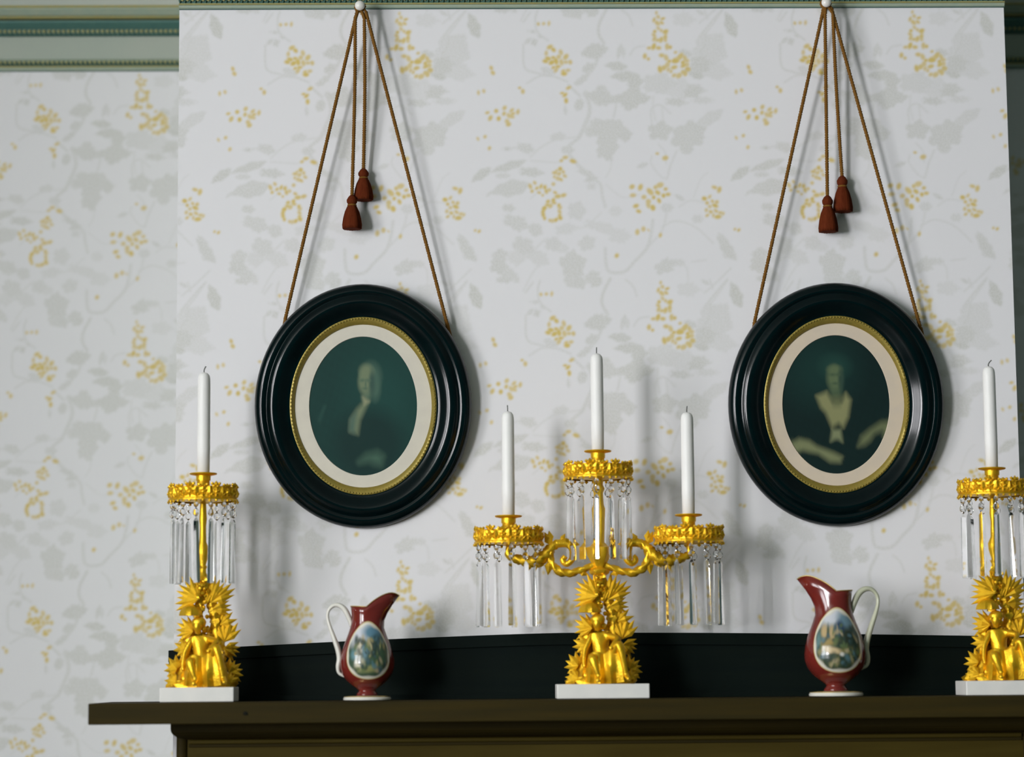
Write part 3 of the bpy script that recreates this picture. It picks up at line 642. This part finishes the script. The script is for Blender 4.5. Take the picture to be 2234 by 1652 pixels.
def gallery_mesh():
    """pierced leafy band: a thin wall with a ragged crest of scrolls, leaves and rosettes on it"""
    g = G(); R = R_RING; n = 16; q = random.Random(9)
    g.lathe([(R - .004, .000), (R + .0015, .0005), (R + .002, .0035), (R - .001, .0055), (R - .0015, .024), (R - .0005, .0265), (R - .004, .0265), (R - .005, .006), (R - .010, .002)], 64, rfun=lambda r, z, a: r*(1 + .014*math.cos(32*a)*(1 if .006 < z < .025 else .2)), closed=False)
    up = Vector((0, 0, 1))
    for i in range(n):
        a = 2*PI*i/n; c, s_ = math.cos(a), math.sin(a); out = Vector((c, s_, 0)); tan = Vector((-s_, c, 0)); p = out*(R - .0012)
        hgt = .0125 if i % 2 else .0085
        g.leaf(p + up*.024, up + out*.15, hgt, .0062, out, .35)
        for sg in (-1, 1):
            g.leaf(p + up*.024, up*.6 + tan*sg, .0105, .0042, out, .35)
            g.ball(p + up*(.0285 + .002*(i % 2)) + tan*sg*.0075, .0034, 1, .1)
        g.ball(p + out*.002 + up*.0145, .0040, 1)
        for k in range(6):
            t = 2*PI*k/6 + i; g.leaf(p + out*.0016 + up*.0145, tan*math.cos(t) + up*math.sin(t), .0095, .0030, out, .4)
        a2 = a + PI/n; o2 = Vector((math.cos(a2), math.sin(a2), 0)); t2 = Vector((-math.sin(a2), math.cos(a2), 0))
        g.leaf(o2*(R - .001) + up*.004, up + o2*.12, .022, .0052, o2, .35)
        for sg in (-1, 1): g.leaf(o2*(R - .0005) + up*.006, up*.9 + t2*sg*.9, .014, .0034, o2, .4)
        g.leaf(o2*(R + .0005) + up*.002, -up + o2*.3, .0075, .0044, o2, .3)
        g.ball(out*(R + .001) + up*-.0015, .0030, 1)
    return g
gal_o = gallery_mesh().build('gallery', M['gold']); galm = gal_o.data; bpy.data.objects.remove(gal_o)
cup_o = G().lathe([(.006, -.010), (.010, -.004), (.0125, 0), (.0125, .016), (.0135, .019), (.0250, .0212), (.0268, .0228), (.0262, .0244), (.0215, .0250), (.0145, .0242), (.0140, .010), (.001, .009)], 32).build('candle_cup', M['gold'], None, True, None, 0.7)
cupm = cup_o.data; bpy.data.objects.remove(cup_o)
pan_o = G().lathe([(.004, -.008), (.010, -.004), (.030, -.001), (R_RING - .004, .001), (R_RING - .004, .003), (.030, .003), (.012, .006), (.004, .006)], 40).build('drip_pan', M['gold'], None, True, None, 0.7)
panm = pan_o.data; bpy.data.objects.remove(pan_o)
rp = random.Random(11)
def link(name, me, parent, loc=(0, 0, 0), rot=(0, 0, 0), scale=None):
    o = bpy.data.objects.new(name, me); C.objects.link(o); o.parent = parent; o.location = loc; o.rotation_euler = rot
    if scale: o.scale = scale
    return o
def light_head(root, x, z, nprism=13, ph=0.0):
    """ring of leaves, candle cup and the crystals; z is the ring's lower edge"""
    link('gallery', galm, root, (x, 0, z), (0, 0, ph)); link('drip_pan', panm, root, (x, 0, z + .002)); link('candle_cup', cupm, root, (x, 0, z + .031))
    for i in range(nprism):
        a = 2*PI*(i + .3)/nprism + ph; r = R_RING - .006
        p = link('prism', pm, root, (x + r*math.cos(a), r*math.sin(a), z - .0345 + rp.uniform(-.001, .001)), (rp.uniform(-.015, .015), rp.uniform(-.02, .02), a + PI/2 + rp.uniform(-.5, .5)))
        link('crystal_bead', bmh, p, (0, 0, .0105)); link('crystal_bead', bmh, p, (0, 0, .0255), (0, 0, 0), (.75, .75, .75))

def statue_meshes():
    S = 1/1128.0
    P = lambda u, v, y=0.0: Vector(((u - 1314)*S, y, (1525 - v)*S))
    out = {}
    # rocky ground with clumps of leaves
    g = G(); r = random.Random(5)
    g.lathe([(.066, .0275), (.068, .034), (.060, .044), (.050, .056), (.036, .064), (.004, .068)], 30, (0, 0, 0), lambda q, z, a: q*(1 + .07*math.sin(5*a + z*200) + .06*math.sin(9*a + z*90))*(1 if abs(math.cos(a)) > .0 else 1))
    for v in g.v: v.y *= 0.62
    for _ in range(46):
        a = r.uniform(PI, 2*PI); q = r.uniform(.6, 1.0); g.ball((.066*q*math.cos(a), .040*q*math.sin(a), .030 + r.uniform(0, .020)*(1.3 - q)*2), r.uniform(.004, .0085), 1, .2)
    out['rocks'] = g
    # tree trunk rising behind the figure
    g = G()
    g.tube(spline([P(1352, 1492, .012), P(1350, 1440, .014), P(1346, 1390, .014), P(1340, 1340, .010), P(1328, 1300, .006), P(1316, 1270, .002), P(1312, 1245, 0)], 8), [.014 - .0075*i/48 for i in range(49)], 10, 5, 60)
    g.tube(spline([P(1304, 1345, .004), P(1309, 1310, .002), P(1312, 1270, 0)], 8), .0085, 9, 4, 80)
    out['palm_trunk'] = g
    # drapery over the lap, falling in folds to the ground
    g = G(); m = 15
    cols = []
    top = spline([P(1286, 1432, -.030), P(1300, 1424, -.042), P(1318, 1430, -.040), P(1338, 1418, -.046), P(1356, 1404, -.038)], 4)
    bot = spline([P(1276, 1490, -.036), P(1298, 1492, -.050), P(1322, 1494, -.046), P(1346, 1492, -.050), P(1378, 1488, -.038)], 4)
    k = len(top); rows = 9; v = []
    for j in range(rows):
        t = j/(rows - 1)
        for i in range(k):
            p = top[i].lerp(bot[i], t); p.y += -.006*math.sin(PI*t) + .0045*math.cos(i*1.5 + .8*t)*(.3 + t); v.append(p)
    nb = len(v); v += [p + Vector((0, .016, 0)) for p in v]
    f = []
    for j in range(rows - 1):
        for i in range(k - 1):
            a = j*k + i; f.append((a, a + k, a + k + 1, a + 1)); f.append((nb + a, nb + a + 1, nb + a + k + 1, nb + a + k))
    for i in range(k - 1): f.append((i, i + 1, nb + i + 1, nb + i)); e = (rows - 1)*k + i; f.append((e + 1, e, nb + e, nb + e + 1))
    for j in range(rows - 1): a = j*k; f.append((a + k, a, nb + a, nb + a + k)); a += k - 1; f.append((a, a + k, nb + a + k, nb + a))
    out['drapery'] = g.add(v, f)
    # canopy leaf above the head
    g = G(); c = P(1291, 1340, -.016)
    g.lathe([(.0215, 0), (.0195, .008), (.014, .016), (.007, .021), (.001, .0225)], 22, tuple(c), lambda q, z, a: q*(1 + .09*math.cos(9*a)))
    out['canopy_leaf'] = g
    # flower clump under the head of the trunk
    g = G()
    for _ in range(26):
        g.ball(P(r.uniform(1298, 1326), r.uniform(1262, 1345), r.uniform(-.018, .0)), r.uniform(.0035, .007), 1, .15)
    out['flower_clump'] = g
    # leafy bank that fills the space behind the figure
    g = G()
    for _ in range(80):
        t = r.uniform(0, 1); half = 52 - 26*t; g.ball(P(1318 + r.uniform(-half, half), 1488 - 130*t, r.uniform(.004, .024)), r.uniform(.006, .0105), 1, .22)
    out['leaf_bank'] = g
    # cloak hanging from the shoulders behind the arm
    g = G(); g.tube(spline([P(1290, 1392, -.004), P(1280, 1425, -.008), P(1274, 1462, -.014), P(1272, 1490, -.020)], 6), [.008 + .006*i/18 for i in range(19)], 10, 3, 40); out['cloak'] = g
    return out, P
statue, SP = statue_meshes()
statue_data = {}
for k_, g_ in statue.items():
    o = g_.build(k_, M['gold'], None, True, None, 0.8); fix_normals(o.data); statue_data[k_] = o.data; bpy.data.objects.remove(o)
# one finger leaf and one broad leaf, shared by all three girandoles
o = G().leaf((0, 0, 0), (0, 0, 1), 1.0, .115, (0, -1, 0), .45, .06).build('leaf', M['gold']); fingerm = o.data; bpy.data.objects.remove(o)
def figure_mesh():
    J = [  # name, parent, position, radius x, radius y
        ('pelvis', None, SP(1318, 1446, -.016), .0155, .0140), ('belly', 0, SP(1316, 1424, -.014), .0135, .0115), ('chest', 1, SP(1312, 1400, -.012), .0150, .0115), ('neckb', 2, SP(1309, 1384, -.014), .0070, .0065),
        ('neck', 3, SP(1308, 1377, -.017), .0050, .0050), ('jaw', 4, SP(1306, 1369, -.022), .0078, .0085), ('head', 5, SP(1307, 1359, -.021), .0098, .0102), ('crown', 6, SP(1308, 1351, -.019), .0070, .0075),
        ('shl', 2, SP(1293, 1392, -.013), .0075, .0072), ('ell', 8, SP(1279, 1420, -.020), .0056, .0056), ('wrl', 9, SP(1276, 1447, -.028), .0040, .0040), ('hdl', 10, SP(1277, 1459, -.032), .0044, .0030),
        ('shr', 2, SP(1329, 1390, -.014), .0078, .0075), ('elr', 12, SP(1350, 1396, -.036), .0056, .0056), ('wrr', 13, SP(1337, 1413, -.050), .0042, .0042), ('hdr', 14, SP(1331, 1420, -.052), .0044, .0032),
        ('hipl', 0, SP(1306, 1448, -.022), .0125, .0120), ('knl', 16, SP(1292, 1436, -.052), .0095, .0095), ('anl', 17, SP(1308, 1480, -.052), .0055, .0055), ('ftl', 18, SP(1303, 1488, -.066), .0052, .0038),
        ('hipr', 0, SP(1330, 1444, -.022), .0125, .0120), ('knr', 20, SP(1352, 1406, -.054), .0095, .0095), ('anr', 21, SP(1366, 1476, -.050), .0055, .0055), ('ftr', 22, SP(1372, 1486, -.064), .0052, .0038)]
    me = bpy.data.meshes.new('figure'); me.from_pydata([tuple(j[2]) for j in J], [(i, j[1]) for i, j in enumerate(J) if j[1] is not None], [])
    o = bpy.data.objects.new('figure', me); C.objects.link(o)
    md = o.modifiers.new('skin', 'SKIN'); md.use_smooth_shade = True
    for i, j in enumerate(J):
        sv = me.skin_vertices[0].data[i]; sv.radius = (j[3], j[4]); sv.use_root = (i == 0)
    sb = o.modifiers.new('subsurf', 'SUBSURF'); sb.levels = 2; sb.render_levels = 2
    dg = bpy.context.evaluated_depsgraph_get(); res = bpy.data.meshes.new_from_object(o.evaluated_get(dg))
    bpy.data.objects.remove(o); res.name = 'figure'; res.materials.clear(); res.materials.append(M['gold'])
    res.polygons.foreach_set('use_smooth', [True]*len(res.polygons)); return res
figm = figure_mesh()
hair_g = G(); hair_g.ball(SP(1308.5, 1354, -.0175), .0128, 2, .12, (1.10, 1.0, .90)); hair_g.ball(SP(1313, 1362, -.010), .0085, 2, .08); hair_g.ball(SP(1299, 1360, -.015), .0050, 2, .08); hair_g.ball(SP(1318, 1368, -.012), .0055, 2, .08)
o = hair_g.build('hair', M['gold'], None, True); hairm = o.data; bpy.data.objects.remove(o)
FANS = [  # pivot, (angle0, angle1) degrees from +x, blades, length px, width factor, y, forward lean
    ((1308, 1305), (98, 205), 8, 58, 1.25, -.020, -.25), ((1332, 1312), (18, 95), 7, 60, 1.25, -.004, -.15), ((1336, 1326), (-18, 28), 4, 46, 1.35, -.004, -.2), ((1322, 1316), (60, 130), 5, 44, 1.3, -.006, -.2),
    ((1296, 1374), (112, 215), 6, 42, 1.5, -.012, -.2), ((1362, 1398), (38, 112), 5, 52, 1.4, .000, -.1), ((1362, 1410), (-55, 22), 5, 38, 1.6, -.006, -.25), ((1352, 1360), (-10, 75), 4, 40, 1.5, .004, -.1),
    ((1285, 1412), (128, 240), 5, 34, 1.8, -.022, -.3), ((1264, 1455), (70, 215), 6, 34, 1.8, -.028, -.3), ((1374, 1462), (-40, 88), 6, 34, 1.8, -.020, -.3), ((1264, 1482), (120, 200), 4, 30, 1.9, -.034, -.3), ((1372, 1484), (0, 70), 4, 28, 1.9, -.034, -.3)]
def statue_on(root, prefix_scale=1.0):
    b = root
    for k_, me in statue_data.items(): link(k_, me, b)
    fg = link('figure', figm, b); link('hair', hairm, fg)
    rr = random.Random(21)
    for (pv, (a0, a1), nb, Lp, wf, y, lean) in FANS:
        for i in range(nb):
            a = math.radians(a0 + (a1 - a0)*i/(nb - 1)); L = Lp/1128*rr.uniform(.9, 1.06)
            p = SP(pv[0], pv[1], y + rr.uniform(-.003, .003))
            lf = link('leaf', fingerm, b, p)
            d = Vector((math.cos(a), lean, math.sin(a))).normalized(); nn = Vector((0, -1, 0)); nn = (nn - d*nn.dot(d)).normalized(); sd = d.cross(nn)*-1
            Mx = Matrix((sd, -nn, d)).transposed(); lf.rotation_euler = Mx.to_euler(); lf.scale = (L*wf, L*wf, L)
def candle(u, base, top_z, label, r=0.0123):
    root = empty('candle', base, label, 'candle', 'white taper candles')
    h = top_z - base[2]
    G().lathe([(r*.96, 0), (r*1.02, h*.3), (r, h*.9), (r*.97, h - .012), (r*.86, h - .006), (r*.6, h - .002), (r*.1, h)], 28).build('wax_taper', M['wax'], root, True)
    c = random.uniform(-.004, .004)
    G().tube(spline([(0, 0, h - .002), (0, 0, h + .004), (c, 0, h + .009), (c*2, 0, h + .012)], 5), .0011, 6).build('wick', M['wick'], root, True)

def girandole(base_px, ring_v, halfw, hw_r, triple, label, clabels, cand_tops):
    u, v = base_px
    bp = pt(u, v, CY); root = empty('candelabrum', (bp.x, CY, SHELF_Z + .0005), label, 'candelabrum', 'gilt candelabra along the mantel shelf')
    G().box((-halfw, -.052, 0), (hw_r, .052, .0275), .0015).build('marble_base', M['marble'], root)
    statue_on(root)
    zr_ = ring_v
    # stem with leafage
    if triple:
        st = G().lathe([(.010, .236), (.014, .240), (.015, .246), (.009, .252), (.012, .262), (.017, .275), (.019, .290), (.013, .292), (.0075, .300), (.0085, .340), (.0095, .365), (.0075, .372), (.0065, .395), (.009, .404), (.0065, .412), (.008, zr_)], 20, (0, 0, 0), lambda r, z, a: r*1.25*(1 + .10*math.cos(6*a))).build('stem', M['gold'], root, True, None, .8)
        lv = [(.262, .034, 9, .42), (.285, .030, 9, .32), (.318, .030, 7, .22), (.345, .028, 7, .2), (.372, .026, 7, .25)]
    else:
        st = G().lathe([(.009, .232), (.012, .238), (.007, .246), (.0065, .262), (.0115, .280), (.0125, .292), (.007, .305), (.0060, .335), (.0075, .350), (.0060, zr_ - .004), (.008, zr_)], 20).build('stem', M['gold'], root, True, None, .8)
        lv = [(.236, .030, 9, .55), (.262, .028, 8, .3), (.282, .026, 8, .3), (.325, .022, 7, .25)]
    for (z, L, n_, sp) in lv:
        for i in range(n_):
            a = 2*PI*i/n_ + z*100; lf = link('leaf', fingerm, root, (.006*math.cos(a), .006*math.sin(a), z), (0, 0, 0))
            d = Vector((math.cos(a)*sp, math.sin(a)*sp, 1)).normalized(); nn = Vector((math.cos(a), math.sin(a), 0)); nn = (nn - d*nn.dot(d)).normalized(); sd = d.cross(nn)*-1
            lf.rotation_euler = Matrix((sd, -nn, d)).transposed().to_euler(); lf.scale = (L*1.6, L*1.2, L)
    light_head(root, 0, zr_, 13, .1)
    heads = [(0, zr_)]
    if triple:
        S = 1/1126.0
        for sg in (-1, 1):
            Q = lambda u_, v_, y=0.0: Vector((sg*(1309 - u_)*S, y, (1525 - v_)*S))
            az = .2975
            arm = G()
            arm.tube(spline([Q(1112, 1196), Q(1112, 1214), Q(1135, 1224), Q(1165, 1228), Q(1188, 1218), Q(1206, 1198), Q(1226, 1186), Q(1252, 1186)], 8), [.0050 + .0060*math.sin(PI*min(i/56, 1))**2 for i in range(57)], 10, 4, 90)
            arm.build('arm', M['gold'], root, True)
            sc = G(); sc.tube(spline([Q(1204, 1200), Q(1203, 1224), Q(1214, 1244), Q(1236, 1254), Q(1262, 1250), Q(1290, 1240), Q(1307, 1236)], 8), [.0078 - .0030*abs(i - 20)/28 for i in range(49)], 10, 3, 90)
            sc.tube(spline([Q(1215, 1190), Q(1238, 1190), Q(1251, 1204), Q(1249, 1224), Q(1238, 1234), Q(1229, 1226), Q(1235, 1217)], 8), [.0085 - .0035*i/48 for i in range(49)], 9)
            sc.build('scroll', M['gold'], root, True)
            for (pu, pv, ang, L) in [(1207, 1196, 118, 34), (1205, 1188, 100, 26), (1202, 1222, 262, 34), (1190, 1222, 235, 26), (1160, 1230, 250, 20), (1225, 1186, 60, 20), (1262, 1250, -20, 24), (1140, 1226, 120, 16), (1243, 1188, -10, 24)]:
                a = math.radians(ang); lf = link('leaf', fingerm, root, Q(pu, pv, -.003)); d = Vector((-sg*math.cos(a)*-1*-1, -.1, math.sin(a))).normalized()
                nn = Vector((0, -1, 0)); nn = (nn - d*nn.dot(d)).normalized(); sd = d.cross(nn)*-1
                L2 = L/1126; lf.rotation_euler = Matrix((sd, -nn, d)).transposed().to_euler(); lf.scale = (L2*2.6, L2*2.2, L2*1.1)
            light_head(root, sg*(1309 - 1112)*S, az, 13, .2*sg); heads.append((sg*(1309 - 1112)*S, az))
    for (hx, hz), cl, ct in zip(heads, clabels, cand_tops):
        candle(0, (bp.x + hx, CY, SHELF_Z + .0005 + hz + .0401), SHELF_Z + ct, cl)
    return root
girandole((1311, 1525), .423, .0860, .0900, True, 'three branched gilt candelabrum with crystal drops at the middle of the shelf',
          ['tall white candle highest on the three branched candelabrum', 'white candle on the branch beside the dark coat portrait', 'white candle on the branch beside the white collar portrait'], [.670, .557, .553])
girandole((440, 1530), .384, .0740, .0660, False, 'single gilt candelabrum with crystal drops beside the shelf end that overhangs the alcove',
          ['white candle on the single candelabrum in front of the alcove corner'], [.637])
girandole((2180, 1516), .384, .0740, .0740, False, 'single gilt candelabrum cut off by the picture edge, under the white collar portrait',
          ['white candle on the single candelabrum beside the shadowed alcove'], [.640])

# ------------------------------------------------------------------ pitchers
def pitcher(base_px, scale, side, label, handle_mat, scene_kind, turn):
    """side: +1 spout to the right, -1 spout to the left"""
    bp = pt(base_px[0], base_px[1], CY - .02)
    root = empty('pitcher', (bp.x, CY - .02, SHELF_Z + .0005), label, 'pitcher', 'oxblood pitchers with painted medallions', (0, 0, 0))
    root.scale = (scale, scale, scale)
    prof = [(.0190, .0085), (.0205, .0100), (.0200, .0125), (.0165, .0165), (.0160, .0195), (.0200, .0230), (.0300, .0300), (.0400, .0385), (.0475, .0490), (.0515, .0610), (.0520, .0720), (.0500, .0860), (.0462, .1000),
            (.0415, .1130), (.0365, .1260), (.0325, .1380), (.0302, .1490), (.0296, .1580), (.0302, .1670), (.0318, .1770)]
    n = 56
    def ring_pts(r, z, inset=0.0):
        t = max(0, min(1, (z - .140)/.037)); out = []
        for i in range(n):
            a = 2*PI*i/n; ca, sa = math.cos(a), math.sin(a); w = max(0.0, ca)
            rr = r - inset
            x = rr*ca + .030*t**1.6*w**2.2; y = rr*sa*(1 - .30*t*t*w); zz = z + .037*t**1.4*(w**1.05 - .42*w**8) + .002*t*max(0, -ca)
            out.append(Vector((side*x, y, zz)))
        return out
    rings = [ring_pts(r, z) for r, z in prof] + [ring_pts(r, z, .0022) for r, z in reversed(prof[12:])]
    v = [p for q in rings for p in q]; f = []
    for k in range(len(rings) - 1):
        for i in range(n): j = (i + 1) % n; f.append((k*n + i, k*n + j, (k + 1)*n + j, (k + 1)*n + i))
    f += [tuple(reversed(range(n))), tuple(range((len(rings) - 1)*n, len(rings)*n))]
    b = obj('body', v, f, M['red'], root, True); fix_normals(b.data)
    rim = ring_pts(.0318, .1775); rim.append(rim[0])
    G().tube(rim, .0009, 6).build('gilt_rim', M['rimgold'], b, True)
    G().lathe([(.040, 0), (.0455, .0010), (.0460, .0040), (.0440, .0065), (.0300, .0078), (.0200, .0090)], 44).build('foot', M['white_glaze'], root, True, None, .7)
    G().lathe([(.0300, .0078), (.0445, .0066), (.0448, .0072), (.0300, .0086)], 44, closed=False).build('foot_gilding', M['rimgold'], root, True)
    hs = -side
    hp = [(.029, .141), (.034, .156), (.042, .172), (.052, .1805), (.064, .181), (.0735, .172), (.0755, .158), (.071, .140), (.063, .118), (.0555, .096), (.0530, .080), (.0555, .064), (.0530, .052), (.0400, .045)]
    Hq = spline([(hs*x, 0, z) for x, z in hp], 7)
    G().tube(Hq, [.0042 + .0012*math.sin(i*.12) for i in range(len(Hq))], 12, flat=1.5).build('handle', handle_mat, root, True)
    # painted medallion lying on the belly
    def rad(z):
        for (r0, za), (r1, zb_) in zip(prof[:-1], prof[1:]):
            if za <= z <= zb_: return r0 + (r1 - r0)*(z - za)/(zb_ - za)
        return prof[-1][0]
    nr, na = 34, 90; hw, hh, cz = .0490, .0535, .0930
    V = [None]; uv = [(0, 0)]; F = []
    for r in range(1, nr + 1):
        for i in range(na):
            t = 2*PI*i/na; uv.append((r/nr*math.cos(t), r/nr*math.sin(t)))
    V = []
    for (p, q) in uv:
        zz = cz + q*hh + .0035*max(0, q)**8; ww = hw*(1 - .20*q - .10*max(0, q)**3); s = p*ww
        R_ = rad(zz) + .0006; ang = s/R_*0.95
        V.append((R_*math.sin(ang), -R_*math.cos(ang), zz))
    for i in range(na): F.append((0, 1 + i, 1 + (i + 1) % na))
    for r in range(nr - 1):
        for i in range(na): j = (i + 1) % na; k = 1 + r*na; F.append((k + i, k + na + i, k + na + j, k + j))
    md = obj('medallion', V, F, M['enamel'], root, True); md.rotation_euler = (0, 0, turn)
    P = np.array(uv); x, z = P[:, 0], P[:, 1]; rr = np.hypot(x, z)
    if scene_kind == 0:
        col = paint(x, z, (.045, .085, .050), [((.60, .62, .66), (-.35, .75, .75, .5, .3, .4)), ((.10, .22, .30), (.25, .62, .5, .28, -.2, .4)), ((.03, .07, .07), (.25, .35, .35, .18, .5, .4)), ((.55, .50, .38), (-.38, .15, .16, .28, .1, .4)), ((.10, .20, .25), (-.15, .05, .12, .32, 0, .4)),
            ((.50, .46, .25), (.06, .20, .10, .26, .2, .4)), ((.42, .42, .15), (.45, .12, .07, .30, -.4, .4)), ((.02, .04, .03), (.25, .1, .10, .25, 0, .5)), ((.12, .25, .28), (-.62, -.1, .14, .18, 0, .5)), ((.45, .42, .28), (-.35, -.45, .18, .2, 0, .5)), ((.25, .26, .10), (.05, -.62, .5, .12, .1, .5)), ((.05, .10, .05), (.45, -.3, .3, .3, 0, .5))])
    else:
        col = paint(x, z, (.040, .065, .035), [((.55, .58, .62), (-.2, .85, .75, .38, .1, .4)), ((.15, .26, .32), (.4, .62, .4, .25, -.3, .4)), ((.02, .05, .12), (.08, .42, .18, .22, 0, .4)), ((.48, .36, .18), (-.55, .30, .14, .22, 0, .4)), ((.45, .34, .17), (-.25, .25, .12, .24, 0, .4)), ((.05, .08, .05), (-.40, .28, .05, .25, 0, .5)),
            ((.30, .22, .07), (-.45, -.05, .35, .12, .1, .5)), ((.52, .40, .22), (-.25, -.30, .40, .11, -.2, .4)), ((.16, .16, .05), (.35, -.28, .28, .12, .1, .5)), ((.02, .03, .02), (.45, .10, .3, .3, 0, .5)), ((.03, .05, .03), (-.15, -.55, .4, .14, 0, .4)), ((.60, .60, .55), (.08, -.42, .07, .06, 0, .5)), ((.12, .22, .22), (-.78, .0, .10, .3, 0, .5))])
    q = random.Random(31 + scene_kind)
    for _ in range(70):      # small brush strokes
        cx, cz2 = q.uniform(-.75, .75), q.uniform(-.75, .5)
        c_ = q.choice([(.03, .06, .05), (.05, .10, .12), (.30, .27, .12), (.40, .34, .20), (.10, .15, .06), (.08, .17, .20), (.02, .04, .03)])
        col = over(col, blob(x, z, cx, cz2, q.uniform(.03, .09), q.uniform(.05, .16), q.uniform(-.7, .7), .5)*.8, c_)
    k = np.clip((rr - .91)/.04, 0, 1)[:, None]; wob = np.clip((rr - .865 - .025*np.sin(9*np.arctan2(z, x)))/.06, 0, 1)[:, None]
    col = col*(1 - wob) + np.array((.62, .60, .50))[None]*wob; col = col*(1 - k) + np.array((.72, .72, .66))[None]*k
    ge = np.clip((rr - .955)/.03, 0, 1)[:, None]; col = col*(1 - ge) + np.array((.50, .36, .10))[None]*ge
    ca = np.ones((len(V), 4), np.float32); ca[:, :3] = col
    at = md.data.color_attributes.new('print', 'FLOAT_COLOR', 'POINT'); at.data.foreach_set('color', ca.ravel())
    md['label'] = 'egg shaped painted scene with a white border'
    return root
pitcher((801, 1530), 1.0, 1, 'smaller oxblood pitcher with ivory handle and its dark spout turned away from the alcove', M['white_glaze'], 0, .10)
pitcher((1824, 1519), 1.13, -1, 'larger oxblood pitcher with pale green handle, below the white collar portrait', M['green_glaze'], 1, 0.0)
